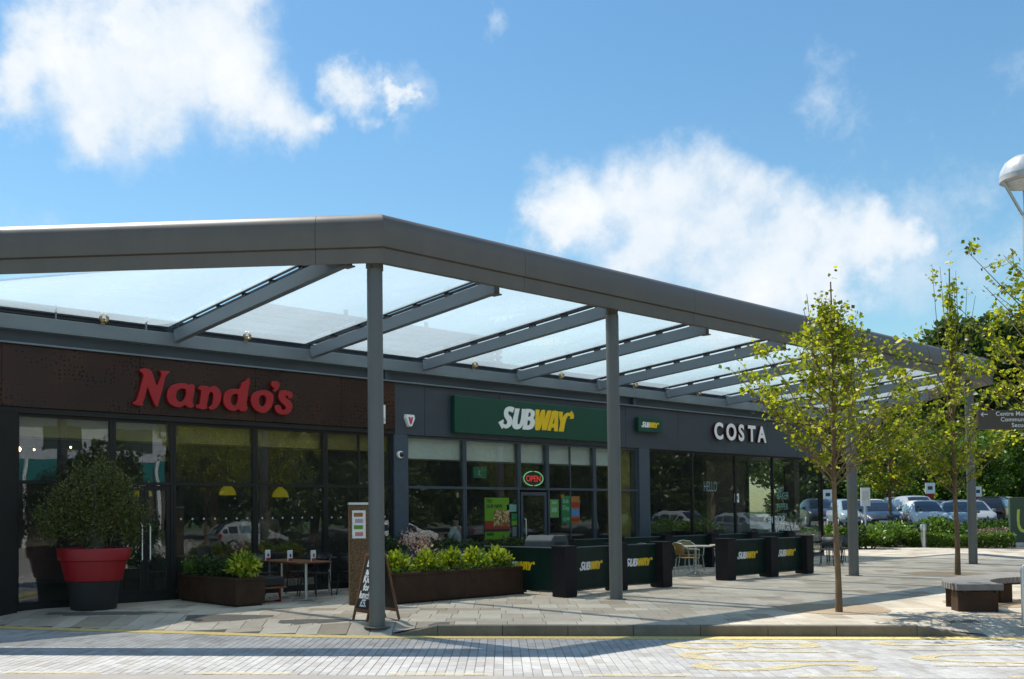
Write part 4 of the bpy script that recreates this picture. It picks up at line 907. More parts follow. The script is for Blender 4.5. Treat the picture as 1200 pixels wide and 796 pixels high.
# red framed bench with grey pad
t = thing('pad_bench', 'backless bench with charcoal seat pad on red sled legs', 'bench', (9.99, 16.25, 0))
b = MB(); b.box(-.24, .27, -.68, .8, .30, .47); b.build('seat_pad', M['charpot'], t, bevel=.03)
b = MB(); b.box(-.26, .29, -.70, .82, .265, .298); b.build('seat_board', M['wood'], t)
for y in (-.55, .65): b = MB(); b.tube([(-.2, y, .262), (-.22, y, .03), (.25, y, .03), (.23, y, .262)], .024, 8); b.build('leg', M['redpot'], t, smooth=True)
def pedestal_table(x, y, w_, d_, zt, label, top, legs=((0, 0),), group=None, rz=0):
    t = thing('bistro_table', label, 'table', (x, y, 0), rz, group)
    b = MB(); b.box(-w_/2, w_/2, -d_/2, d_/2, zt-.03, zt); b.build('table_top', top, t, bevel=.006)
    for lx, ly in legs:
        b = MB(); b.tube([(lx, ly, .03), (lx, ly, zt-.032)], .03, 10); b.bar((lx-.27, ly, .02), (lx+.27, ly, .02), .05, .025); b.bar((lx, ly-.27, .021), (lx, ly+.27, .021), .05, .023); b.build('leg', M['galv'], t, smooth=True)
    return t
pedestal_table(10.76, 16.05, .75, 1.45, .73, 'wooden dining table with three menu cards outside the restaurant', M['wood'], ((0, -.42), (0, .40)))
def menucard(x, y, z, label):
    t = thing('menu_card', label, 'menu', (x, y, z), R(25), 'menu cards on the dining table'); b = MB(); b.box(-.075, .075, -.012, .012, 0, .20); b.build('card', M['paper'], t)
    b = MB(); b.box(-.076, .076, -.0135, -.012, .0, .05); b.build('band', M['red'], t); b = MB(); b.box(-.03, .03, -.0135, -.012, .07, .13); b.build('logo', M['black'], t)
menucard(10.48, 16.5, .73, 'white menu card at the far left of the dining table'); menucard(10.62, 15.95, .73, 'white menu card in the middle of the dining table'); menucard(10.92, 15.62, .73, 'white menu card at the near end of the dining table')
def wire_chair(x, y, rz, label, seat, group, legm=M['black'], wide=.46):
    t = thing('cafe_chair', label, 'chair', (x, y, 0), rz, group); hw = wide/2
    b = MB(); b.box(-hw+.02, hw-.02, -.2, .2, .44, .462); b.build('seat', seat, t, bevel=.008)
    b = MB(); n = 8
    ro_ = [[b.tv((hw*.92*math.sin(a), .20-.05+.10*math.cos(a)+(z-.5)*.18, z)) for a in [-1.25+2.5*i/n for i in range(n+1)]] for z in (.52, .66, .80)]
    for r_ in range(2):
        for i in range(n): b.face((ro_[r_][i], ro_[r_][i+1], ro_[r_+1][i+1], ro_[r_+1][i]))
    me_o = b.build('backrest', seat, t, smooth='all'); md = me_o.modifiers.new('solid', 'SOLIDIFY'); md.thickness = .012
    for sx, sy in ((-1,-1),(1,-1),(1,1),(-1,1)):
        b = MB(); b.tube([(sx*(hw-.03), sy*.17, .44), (sx*(hw+.0), sy*.22, 0)], .012, 6); b.build('leg', legm, t)
    b = MB()
    for sx in (-1, 1): b.tube([(sx*(hw-.02), -.19, .45), (sx*(hw+.02), -.18, .66), (sx*(hw+.02), .12, .68), (sx*(hw-.04), .26, .79)], .012, 6)
    b.tube([(-hw+.04, .26, .80), (0, .33, .83), (hw-.04, .26, .80)], .012, 6); b.build('frame', legm, t, smooth=True); return t
gA = 'dark chairs at the restaurant table'
c0 = wire_chair(11.45, 16.3, R(-80), 'dark chair right of the dining table, nearer the street', M['black'], gA)
for x, y, rz, l_ in ((11.55, 16.95, R(-95), 'dark chair right of the dining table, against the glass'), (12.2, 16.1, R(100), 'dark chair facing left beside the tall menu board'), (10.75, 17.1, R(5), 'dark chair at the far end of the dining table')):
    c_ = copy_tree(c0); c_.location = (x, y, 0); c_.rotation_euler.z = rz; c_['label'] = l_
pedestal_table(12.0, 16.6, .7, .7, .73, 'small dark bistro table behind the tall menu board', M['black'])
# tall menu board with paper notice
t = thing('menu_totem', 'tall rusty brown menu totem with pinned paper sheet left of the front column', 'sign', (10.97, 14.15, 0), R(-28))
tm = pbr('rusty mesh', (.13, .075, .035), .8, var=.8, scale=38, bump=.4)
b = MB(); b.box(-.26, .24, -.06, .06, .0, 1.76); b.build('panel', tm, t, bevel=.005); b = MB(); b.box(-.27, .25, -.07, .07, 1.761, 1.80); b.build('cap', M['galv'], t)
b = MB(); b.box(-.21, .03, -.068, -.0605, 1.17, 1.66); b.build('notice', M['paper'], t)
for k, (z, c_) in enumerate(((1.58, org), (1.47, pbr('mauve print', (.4, .3, .42), .6)), (1.36, lime), (1.24, pbr('rose print', (.5, .2, .2), .6)))): b = MB(); b.box(-.18+.02*(k % 2), -.02, -.0695, -.0681, z-.03, z+.04); b.build('print', c_, t)
# chalk A-board
t = thing('chalk_board', 'wooden framed chalk A-board behind the front canopy column', 'A-board', (9.575, 12.05, 0))
RA = math.atan2(-.44, -.07)
def leafboard(s):
    # board leaning: bottom edge at x=s*.27, top edge at x=s*.03
    o = MB(); y0, y1, zb, ztp = -.23, .23, .0, 1.0
    def P(y, z): return (s*(.28-.245*z), y, z)
    for ya, yb in ((y0, y0+.045), (y1-.045, y1)): 
        i = [o.tv(Vector(P(y, z))+Vector((dx, 0, 0))) for dx in (-.012, .012) for y, z in ((ya, zb), (yb, zb), (yb, ztp), (ya, ztp))]
        for q in ((0,1,2,3),(7,6,5,4),(0,4,5,1),(1,5,6,2),(2,6,7,3),(3,7,4,0)): o.face([i[k] for k in q])
    for za, zb_ in ((.12, .17), (.95, 1.0)):
        i = [o.tv(Vector(P(y, z))+Vector((dx, 0, 0))) for dx in (-.011, .011) for y, z in ((y0+.045, za), (y1-.045, za), (y1-.045, zb_), (y0+.045, zb_))]
        for q in ((0,1,2,3),(7,6,5,4),(0,4,5,1),(1,5,6,2),(2,6,7,3),(3,7,4,0)): o.face([i[k] for k in q])
    fr_ = o.build('frame', M['wood'], t)
    o = MB(); i = [o.tv(Vector(P(y, z))+Vector((dx, 0, 0))) for dx in (-.006, .006) for y, z in ((y0+.045, .17), (y1-.045, .17), (y1-.045, .95), (y0+.045, .95))]
    for q in ((0,1,2,3),(7,6,5,4),(0,4,5,1),(1,5,6,2),(2,6,7,3),(3,7,4,0)): o.face([i[k] for k in q])
    pn = o.build('chalk_panel', M['slate'], fr_)
leafboard(-1); leafboard(1); t.rotation_euler.z = R(-8)
for k, s_ in enumerate(('Buy', 'any', 'Kids', 'for', 'lunch', '£5.')):
    o = link('chalk_writing', text_mesh('chalk_writing', s_, .15, M['chalk'], .002, .006, .1, 'CENTER'), t); z = .80-.118*k
    o.location = (-(.28-.245*z)-.008, .0, z); o.rotation_euler = Matrix.Rotation(R(-90), 3, 'Z').__matmul__(Matrix.Rotation(R(90-13.8), 3, 'X')).to_euler()
# litter bin with sloped hood
t = thing('litter_bin', 'grey hooded litter bin behind the corner banner post', 'bin', (15.55, 13.95, 0), R(10)); 
b = MB(); b.box(-.33, .33, -.3, .3, .02, .88); b.build('body', M['post'], t, bevel=.02)
b = MB(); pr = [(-.34, .885), (.34, .885), (.34, 1.0), (.25, 1.13), (-.22, 1.13), (-.33, 1.03)]
i0 = [b.tv((x, -.32, z)) for x, z in pr]; i1 = [b.tv((x, .32, z)) for x, z in pr]; b.face(i0); b.face(i1[::-1])
for k in range(6): b.face((i0[k], i1[k], i1[(k+1) % 6], i0[(k+1) % 6]))
b.build('hood', pbr('grey hood', (.09, .105, .105), .7, spec=.2), t, bevel=.025)
b = MB(); b.box(-.2, .2, -.325, -.321, .92, 1.0); b.build('slot', M['black'], t)
# cafe tables on the sandwich shop terrace: cream tops, wicker chairs
def round_table(x, y, r_, label, grp):
    t = thing('round_table', label, 'table', (x, y, 0), 0, grp); b = MB(); b.lathe([(r_, .70), (r_+.01, .715), (r_, .73)], n=28); b.build('table_top', M['cream'], t, smooth=True)
    b = MB()
    b.tube([(0, 0, .02), (0, 0, .69)], .035, 10)
    for a in range(4): b.tube([(0, 0, .10), (.3*math.cos(a*math.pi/2+.5), .3*math.sin(a*math.pi/2+.5), .015)], .016, 6)
    b.build('pedestal', M['alu'], t, smooth=True); return t
gB = 'tables on the sandwich shop terrace'; gC = 'wicker chairs with aluminium frames on the sandwich shop terrace'
round_table(22.0, 14.75, .42, 'round cream topped terrace table, left one', gB); round_table(23.1, 14.55, .42, 'round cream topped terrace table, right one', gB)
pedestal_table(14.9, 15.3, .7, .7, .74, 'pale square table behind the long planter', M['cream'])
c0 = wire_chair(21.35, 14.55, R(62), 'wicker chair with aluminium legs at the left terrace table', M['amber'], gC, M['alu'], .52)
for x, y, rz, l_ in ((22.35, 14.05, R(170), 'wicker chair on the street side between the terrace tables'), (22.7, 15.35, R(-15), 'wicker chair behind the terrace tables'), (23.75, 14.3, R(-110), 'wicker chair at the right terrace table'), (20.5, 15.0, R(80), 'wicker chair half hidden by the black post on the left of the terrace')):
    c_ = copy_tree(c0); c_.location = (x, y, 0); c_.rotation_euler.z = rz; c_['label'] = l_
gE = 'tables and chairs inside behind the glass'
for k, (x, y) in enumerate(((10.2, 19.2), (12.3, 19.3), (15.9, 19.3), (20.9, 19.3), (25.6, 19.4), (28.4, 19.5))):
    wh = ['inside the restaurant behind the second pane', 'inside the restaurant behind the third pane', 'inside the sandwich shop at the left window', 'inside the sandwich shop right of the door', 'inside the coffee shop at the first pane', 'inside the coffee shop at the second pane'][k]
    pedestal_table(x, y, .7, .7, .76, 'wooden table '+wh, M['wood'], group=gE)
    if k == 0: ci = wire_chair(x-.65, y, R(90), 'dark chair left of the table '+wh, M['wood'], gE)
    else: ci_ = copy_tree(ci); ci_.location = (x-.65, y, .03); ci_['label'] = 'dark chair left of the table '+wh
    ci_ = copy_tree(ci); ci_.location = (x+.65, y, .03); ci_.rotation_euler.z = R(-90); ci_['label'] = 'dark chair right of the table '+wh
gD = 'dark tables and chairs beyond the far banners'
pedestal_table(27.6, 14.9, .75, .75, .73, 'dark square table beyond the far banners', M['cladding'], group=gD)
dk_ = pbr('dark grey chair', (.06, .07, .08), .5)
c0 = wire_chair(28.45, 14.7, R(-95), 'dark chair at the square table behind the first tree trunk', dk_, gD)
for x, y, rz, l_ in ((27.0, 15.4, R(60), 'dark chair left of the square table beyond the banners'), (27.9, 14.2, R(175), 'dark chair on the street side of the square table'), (30.2, 15.2, R(-70), 'dark chair farthest right beyond the banners'), (29.6, 14.5, R(120), 'dark chair between the two farthest seats')):
    c_ = copy_tree(c0); c_.location = (x, y, 0); c_.rotation_euler.z = rz; c_['label'] = l_
# curved timber bench
def LF(L_, F_): return Vector((F_*sinY+L_*cosY, F_*cosY-L_*sinY, 0))
BC = LF(10.9, 15.5); t = thing('curved_bench', 'curved slatted grey timber bench on black steel legs at the kerb side', 'bench', BC, -YAW)
RO, RI = 2.55, 1.85; a0, a1 = R(176), R(20); n = 52
for k in range(n):
    aa = a0+(a1-a0)*k/n; ab = a0+(a1-a0)*(k+.62)/n; b = MB()
    p = [(r_*math.cos(a), r_*math.sin(a)) for r_, a in ((RI, aa), (RO, aa), (RO, ab), (RI, ab))]
    i = [b.tv((x, y, z)) for z in (.335, .435) for x, y in p]
    for q in ((0,1,2,3),(7,6,5,4),(0,4,5,1),(1,5,6,2),(2,6,7,3),(3,7,4,0)): b.face([i[j] for j in q])
    b.build('slat', M['greywood'], t, bevel=.006, seg=1)
b = MB()
for rr_ in (RI+.1, RO-.12): b.tube([(rr_*math.cos(a0+(a1-a0)*k/30), rr_*math.sin(a0+(a1-a0)*k/30), .315) for k in range(31)], .018, 6)
b.build('under_rail', M['black'], t)
for a in (170, 150, 118, 86, 54, 26):
    b = MB(); a = R(a); c_, s_ = math.cos(a), math.sin(a); b.M = Matrix.Rotation(a, 4, 'Z'); b.box(RI+.06, RO-.06, -.16, .16, 0, .31); b.build('leg', M['corten'], t, bevel=.006)
# cycle hoop
t = thing('cycle_stand', 'brushed steel hoop cycle stand at the right edge of the pavement', 'cycle stand', (15.95, 5.30, hx(15.95, 5.3)), ang)
b = MB(); r_ = .12; pts = [(0, 0, -.02), (0, 0, .76)]+[(r_-r_*math.cos(a*math.pi/12), 0, .76+r_*math.sin(a*math.pi/12)) for a in range(1, 7)]+[(.72-r_+r_*math.sin(a*math.pi/12), 0, .76+r_*math.cos(a*math.pi/12)) for a in range(0, 7)]+[(.72, 0, -.02)]
b.tube(pts, .026, 12); b.build('hoop', M['galv'], t, smooth=True)
for x in (0, .72): b = MB(); b.lathe([(.06, 0), (.06, .008)], (x, 0, .004), 16); b.build('flange', M['galv'], t)
# street lamp
lp = LF(12.22, 20.0); t = thing('street_lamp', 'tall lamp post with white domed head at the top right', 'street lamp', (lp.x, lp.y, 0))
b = MB(); b.tube([(0, 0, 0), (0, 0, 3), (0, 0, 7.5)], [.09, .075, .06], 14); b.build('pole', M['galv'], t, smooth=True)
b = MB(); b.lathe([(.44, 8.24), (.425, 8.36), (.34, 8.52), (.19, 8.62), (.02, 8.655)], n=32); b.build('dome', pbr('grey white lamp dome', (.55, .57, .58), .35, .2), t, smooth=True)
b = MB(); b.lathe([(.44, 8.235), (.44, 8.14), (.38, 8.10)], n=32); b.build('rim', pbr('pale lamp rim', (.5, .47, .46), .5), t, smooth=True)
b = MB(); b.lathe([(.36, 8.095), (.30, 8.02), (.12, 7.97), (.02, 7.96)], n=24); b.build('lens', pbr('lamp lens', (.6, .6, .6), .15), t, smooth=True)
for a in (0, 2.1, 4.2): 
    a += R(139); b = MB(); b.tube([(.055*math.cos(a), .055*math.sin(a), 7.45), (.43*math.cos(a), .43*math.sin(a), 8.13)], .03, 8); b.build('arm', M['galv'], t)
# finger post
sp = LF(7.82, 14.0); t = thing('finger_post', 'brown direction sign with white arrow reading Centre Management', 'sign', (sp.x, sp.y, 0), -YAW)
b = MB(); b.box(0, 1.18, 0, .05, 2.695, 2.962); b.build('board', pbr('dark brown sign', (.055, .045, .03), .5), t, bevel=.004)
tw = pbr('sign white', (.62, .62, .58), .6)
for s_, z in (('Centre Management', 2.885), ('Community Hub', 2.805), ('Security', 2.725)):
    o = link('sign_text', text_mesh('sign_text', s_, .082, tw, .002, .001, 0, 'CENTER', 1.06), t); o.location = (.60, -.003, z); o.rotation_euler = WALLROT
o = link('arrow', spline_mesh('arrow', [[(.03, 0), (.065, .032), (.075, .026), (.052, .006), (.13, .006), (.13, -.006), (.052, -.006), (.075, -.026), (.065, -.032)]], .002, tw, False), t); o.location = (0, -.003, 2.905); o.rotation_euler = WALLROT
b = MB(); b.tube([(1.24, .02, 0), (1.24, .02, 3.1)], .045, 12); b.build('pole', M['black'], t, smooth=True)
# green store sign at the right edge
t = thing('store_sign', 'green sign board with a pale yellow letter at the far right', 'sign', (46.2, 15.75, 0), R(-52))
b = MB(); b.box(0, 3.0, 0, .2, .18, 2.05); b.build('board', pbr('sage sign green', (.05, .085, .05), .5), t, bevel=.02); b = MB(); b.box(0, 3.0, 0, .22, 0, .178); b.build('base', M['galv'], t)
o = link('letter', spline_mesh('letter', [[(.42, 1.5), (.52, 1.5), (.50, .9), (.58, .68), (.78, .68), (.9, .9), (.93, 1.5), (1.03, 1.5), (1.0, .85), (.86, .56), (.55, .56), (.41, .82)]], .01, pbr('lime letter', (.55, .65, .08), .5), True), t); o.location = (-.15, -.006, .05); o.rotation_euler = WALLROT
# bollard light
t = thing('bollard_light', 'short grey bollard light with pale cap in front of the far bushes', 'bollard', LF((1081-486.66)/1185.2*42.2, 42.2)); b = MB(); b.lathe([(.10, 0), (.10, .70)], n=20); b.build('post', M['galv'], t, smooth=True); b = MB(); b.lathe([(.12, .702), (.125, .90), (.11, .96)], n=20); b.build('cap', M['alu'], t, smooth=True)
# ================================================================== PEOPLE
def skin_person(name, label, loc, rz, pose, shirt, trousers, scale=1.0):
    t = thing(name, label, 'person', loc, rz)
    if pose == 'sit':
        J = {'pel': (0, 0, .52), 'wai': (0, -.02, .72), 'che': (0, -.06, .95), 'nec': (0, -.09, 1.13), 'hd0': (0, -.10, 1.20), 'hd1': (0, -.11, 1.30), 'hd2': (0, -.10, 1.38),
             'ls': (.19, -.06, 1.05), 'le': (.26, -.16, .82), 'lw': (.14, -.38, .80), 'rs': (-.19, -.06, 1.05), 're': (-.26, -.16, .82), 'rw': (-.14, -.38, .80),
             'lh': (.10, -.02, .50), 'lk': (.13, -.42, .50), 'la': (.13, -.40, .08), 'lf': (.13, -.55, .04), 'rh': (-.10, -.02, .50), 'rk': (-.13, -.42, .50), 'ra': (-.13, -.40, .08), 'rf': (-.13, -.55, .04)}
    else:
        J = {'pel': (0, 0, .95), 'wai': (0, 0, 1.12), 'che': (0, 0, 1.30), 'nec': (0, 0, 1.48), 'hd0': (0, -.01, 1.55), 'hd1': (0, -.02, 1.64), 'hd2': (0, -.01, 1.72),
             'ls': (.19, 0, 1.40), 'le': (.25, .02, 1.12), 'lw': (.20, -.20, .98), 'rs': (-.19, 0, 1.40), 're': (-.25, .02, 1.12), 'rw': (-.22, -.05, .86),
             'lh': (.10, 0, .90), 'lk': (.11, -.03, .50), 'la': (.11, .02, .09), 'lf': (.12, -.13, .04), 'rh': (-.10, 0, .90), 'rk': (-.12, -.02, .50), 'ra': (-.13, .05, .09), 'rf': (-.14, -.10, .04)}
    E_ = [('pel','wai'),('wai','che'),('che','nec'),('nec','hd0'),('hd0','hd1'),('hd1','hd2'),('che','ls'),('ls','le'),('le','lw'),('che','rs'),('rs','re'),('re','rw'),('pel','lh'),('lh','lk'),('lk','la'),('la','lf'),('pel','rh'),('rh','rk'),('rk','ra'),('ra','rf')]
    Rd = dict(pel=.15, wai=.135, che=.155, nec=.058, hd0=.075, hd1=.098, hd2=.07, ls=.07, le=.045, lw=.032, rs=.07, re=.045, rw=.032, lh=.10, lk=.062, la=.04, lf=.035, rh=.10, rk=.062, ra=.04, rf=.035)
    def skinned(keys, edges, nm, mt, grow=0, root=None):
        me = bpy.data.meshes.new(nm); ks = list(keys); me.from_pydata([J[k] for k in ks], [(ks.index(a), ks.index(b)) for a, b in edges], []); o = bpy.data.objects.new(nm, me); COL.objects.link(o)
        sk = o.modifiers.new('skin', 'SKIN'); 
        for k, v in zip(ks, me.skin_vertices[0].data): v.radius = (Rd[k]+grow, Rd[k]*(.72 if k in ('pel', 'wai', 'che') else 1)+grow); v.use_root = (k == (root or ks[0]))
        sb = o.modifiers.new('sub', 'SUBSURF'); sb.levels = sb.render_levels = 2; bpy.context.view_layer.update()
        m2 = bpy.data.meshes.new_from_object(o.evaluated_get(bpy.context.evaluated_depsgraph_get())); bpy.data.objects.remove(o); m2.name = nm; m2.materials.clear(); m2.materials.append(mt)
        for p in m2.polygons: p.use_smooth = True
        return link(nm, m2, t)
    skinned(J.keys(), E_, 'body', M['skin'], root='pel')
    skinned(['wai', 'che', 'ls', 'le', 'rs', 're', 'pel'], [('pel', 'wai'), ('wai', 'che'), ('che', 'ls'), ('ls', 'le'), ('che', 'rs'), ('rs', 're')], 'shirt', shirt, .018, 'pel')
    skinned(['pel', 'lh', 'lk', 'la', 'rh', 'rk', 'ra'], [('pel', 'lh'), ('lh', 'lk'), ('lk', 'la'), ('pel', 'rh'), ('rh', 'rk'), ('rk', 'ra')], 'trousers', trousers, .014, 'pel')
    hx0 = Vector(J['hd1']); b = MB(); b.lathe([(.03, -.06), (.095, -.02), (.112, .04), (.09, .10), (.02, .125)], (hx0.x, hx0.y+.022, hx0.z), 14); b.build('hair', M['hair'], t, smooth='all')
    b = MB()
    for sx in (-1, 1):
        for k in range(5):   # fingers
            a = (k-2)*.018; w_ = Vector(J['lw' if sx > 0 else 'rw']); b.tube([w_+Vector((a, -.02, -.01)), w_+Vector((a*1.3, -.07-.004*(2-abs(k-2)), -.03)), w_+Vector((a*1.3, -.085, -.06))], [.012, .009, .007], 5)
    b.build('fingers', M['skin'], t, smooth=True); return t
skin_person('person', 'seated person in a pale grey shirt behind the sandwich shop window', (17.05, 18.15, .16), R(200), 'sit', M['shirt'], M['shirt2'])
skin_person('person', 'person in white top standing deep inside the restaurant', (12.6, 20.7, .03), R(20), 'stand', M['white'], M['shirt2'])
skin_person('person', 'person in tan top inside the restaurant, right of the white one', (13.3, 20.9, .03), R(-30), 'stand', pbr('tan shirt', (.35, .26, .15), .8), M['shirt2'])
# stool for the seated person
t = thing('stool', 'dark seat under the person in the sandwich shop window', 'stool', (17.05, 18.15, .03)); b = MB(); b.box(-.2, .2, -.2, .2, .42, .53); b.build('seat', M['black'], t)
for sx, sy in ((-1,-1),(1,-1),(1,1),(-1,1)): b = MB(); b.tube([(sx*.16, sy*.16, .42), (sx*.18, sy*.18, 0)], .015, 6); b.build('leg', M['black'], t)

# ================================================================== CARS
def car_z(x, y): return clamp(.03*(y-4), -.1, .75)
def make_car(kind, paint):
    t = thing('parked_car', 'x', 'car')
    if kind == 'hatch': S = [(-2.02,.60,.62,.66,.70),(-1.97,.80,.34,.86,.90),(-1.82,.84,.28,.93,1.10),(-1.45,.86,.26,.95,1.38),(-.95,.87,.26,.94,1.48),(-.3,.88,.26,.93,1.50),(.2,.88,.26,.92,1.45),(.62,.88,.26,.91,1.24),(1.12,.87,.27,.89,.95),(1.5,.85,.28,.84,.88),(1.85,.78,.32,.72,.76),(2.0,.64,.40,.56,.60)]
    elif kind == 'suv': S = [(-2.22,.66,.70,.76,.80),(-2.16,.86,.40,1.0,1.04),(-2.02,.90,.34,1.08,1.30),(-1.75,.92,.32,1.10,1.60),(-1.1,.93,.32,1.09,1.70),(-.2,.94,.32,1.07,1.72),(.3,.94,.32,1.06,1.66),(.75,.93,.32,1.04,1.40),(1.2,.92,.33,1.02,1.09),(1.7,.90,.34,.98,1.02),(2.05,.82,.40,.84,.88),(2.18,.68,.50,.68,.72)]
    else: S = [(-2.32,.62,.62,.68,.72),(-2.25,.82,.34,.92,.95),(-1.8,.86,.28,.97,1.0),(-1.45,.87,.26,.97,1.14),(-1.05,.88,.26,.96,1.35),(-.45,.88,.26,.94,1.43),(.05,.88,.26,.93,1.42),(.4,.88,.26,.92,1.32),(.8,.88,.26,.91,1.12),(1.15,.87,.27,.88,.93),(1.7,.85,.28,.82,.85),(2.1,.75,.33,.68,.72),(2.27,.60,.42,.54,.58)]
    b = MB(); rings = []
    for (x, w_, zb, zs, zr_) in S:
        k_ = clamp((zr_-zs)/.5); wr = w_*(.88-.20*k_); hi = k_ > .3
        half = [(w_*.86, zb), (w_, zb+.12), (w_*1.01, (zb+zs)/2), (w_*.98, zs-.03), (w_*.94, zs), (wr+.02, zr_-.06*k_-.01), (wr*.88, zr_-.0), (wr*.4, zr_+.02)]
        rings.append([(x, y, z) for y, z in half]+[(x, -y, z) for y, z in half[::-1]])
    ids = [[b.tv(p) for p in r_] for r_ in rings]; n = len(ids[0])
    for a, c_ in zip(ids, ids[1:]):
        for k in range(n): b.face((a[k], c_[k], c_[(k+1) % n], a[(k+1) % n]))
    b.face(ids[0][::-1]); b.face(ids[-1]); b.build('body', paint, t, smooth=True)
    # glass
    g_ = [i for i, s_ in enumerate(S) if s_[4]-s_[3] > .17]
    for sgn in (1, -1):
        for a, c_ in zip(g_, g_[1:]):
            P4a, P5a, P4c, P5c = [Vector(rings[i][k]) for i, k in ((a, 4), (a, 5), (c_, 4), (c_, 5))]
            q = [P4a.lerp(P4c, .05), P4a.lerp(P4c, .95), P5a.lerp(P5c, .95), P5a.lerp(P5c, .05)]; cen = sum(q, Vector())/4
            q = [cen+(p-cen)*Vector((.96, 1, .88)).x if False else Vector((cen.x+(p.x-cen.x)*.97, p.y+.012, cen.z+(p.z-cen.z)*.84)) for p in q]
            m_ = MB(); m_.poly([(p.x, p.y*sgn, p.z) for p in q]); m_.build('side_window', M['carglass'], t)
    rmax = max(s_[4] for s_ in S); top_ = [i for i, s_ in enumerate(S) if s_[4] > rmax-.09]
    def scr(i, j, nm, dx):
        m_ = MB(); st = list(range(i, j+1)) if j > i else list(range(i, j-1, -1)); up_ = Vector((dx, 0, .016)); rows = []
        for n_, q_ in enumerate(st):
            y_ = abs(rings[q_][6][1])*(.93 if 0 < n_ else .90); z_ = rings[q_][6][2]; x_ = rings[q_][6][0]
            if n_ == 0: nx_ = rings[st[1]][6]; x_ += (nx_[0]-x_)*.12; z_ += (nx_[2]-z_)*.12
            rows.append([m_.tv(Vector((x_, s_*y_, z_+(.02 if abs(s_) < .5 else 0)))+up_) for s_ in (-1, -.45, .45, 1)])
        for a_, c_ in zip(rows, rows[1:]):
            for k in range(3): m_.face((a_[k], a_[k+1], c_[k+1], c_[k]))
        m_.build(nm, M['carglass'], t)
    scr(top_[-1], g_[-1]+1, 'windscreen', .02); scr(top_[0], max(1, g_[0]-1), 'rear_window', -.02)
    L_ = S[-1][0]; wb = (-1.25, 1.28) if kind != 'suv' else (-1.35, 1.35); W_ = S[3][1]; rt_ = .32 if kind != 'suv' else .37
    for x in wb:
        for sgn in (1, -1):
            m_ = MB(); m_.M = Matrix.Translation((x, sgn*(W_-.09), rt_)) @ Matrix.Rotation(R(90), 4, 'X'); m_.lathe([(rt_-.03, -.11), (rt_, -.08), (rt_, .08), (rt_-.03, .11)], n=20); wo = m_.build('wheel', M['black'], t, smooth=True)
            m_ = MB(); m_.M = Matrix.Translation((x, sgn*(W_+.025), rt_)) @ Matrix.Rotation(R(90), 4, 'X'); m_.lathe([(.21, -.01), (.20, .01)], n=14); m_.build('rim', M['alu'], wo)
    hl = pbr('headlight', (.8, .82, .85), .15, .4) if 'headlight' not in bpy.data.materials else bpy.data.materials['headlight']; tlm = pbr('tail light', (.35, .01, .01), .25) if 'tail light' not in bpy.data.materials else bpy.data.materials['tail light']
    zs0 = S[-2][3]
    for sgn in (1, -1):
        m_ = MB(); m_.box(S[-2][0]-.12, S[-2][0]+.03, sgn*.62-.13, sgn*.62+.13, zs0-.12, zs0+.015); m_.build('headlight', hl, t, bevel=.02)
        m_ = MB(); m_.box(S[1][0]-.025, S[1][0]+.1, sgn*.72-.09, sgn*.72+.09, .68, .92); m_.build('tail_light', tlm, t, bevel=.01)
        m_ = MB(); m_.box(.62, .80, sgn*(W_+.03)-.08, sgn*(W_+.03)+.08, S[4][3]-.02, S[4][3]+.12); m_.build('mirror', paint, t, bevel=.03)
    m_ = MB(); m_.box(S[-1][0]-.02, S[-1][0]+.015, -.26, .26, .40, .50); m_.build('number_plate', M['paper'], t)
    m_ = MB(); m_.box(S[-1][0]-.06, S[-1][0]+.008, -.5, .5, .28, .38); m_.build('grille', M['black'], t)
    return t
paints = {'white': (.62, .62, .61), 'silver': (.30, .31, .31), 'blue': (.02, .03, .055), 'black': (.012, .013, .016), 'red': (.22, .02, .02), 'paleblue': (.20, .27, .29), 'grey': (.10, .11, .12), 'maroon': (.10, .015, .03)}
PM = {k: car_paint(k+' car paint', v) for k, v in paints.items()}
protos = {}
def car(kind, colr, x, y, rz, label, dz=0):
    if (kind, colr) not in protos: o = protos[kind, colr] = make_car(kind, PM[colr])
    else: o = copy_tree(protos[kind, colr])
    o.location = (x, y, car_z(x, y)+dz); o.rotation_euler = (0, 0, rz); tag(o, label, 'car', 'cars parked in the car park'); return o
FWD = math.atan2(-.45, -.9)
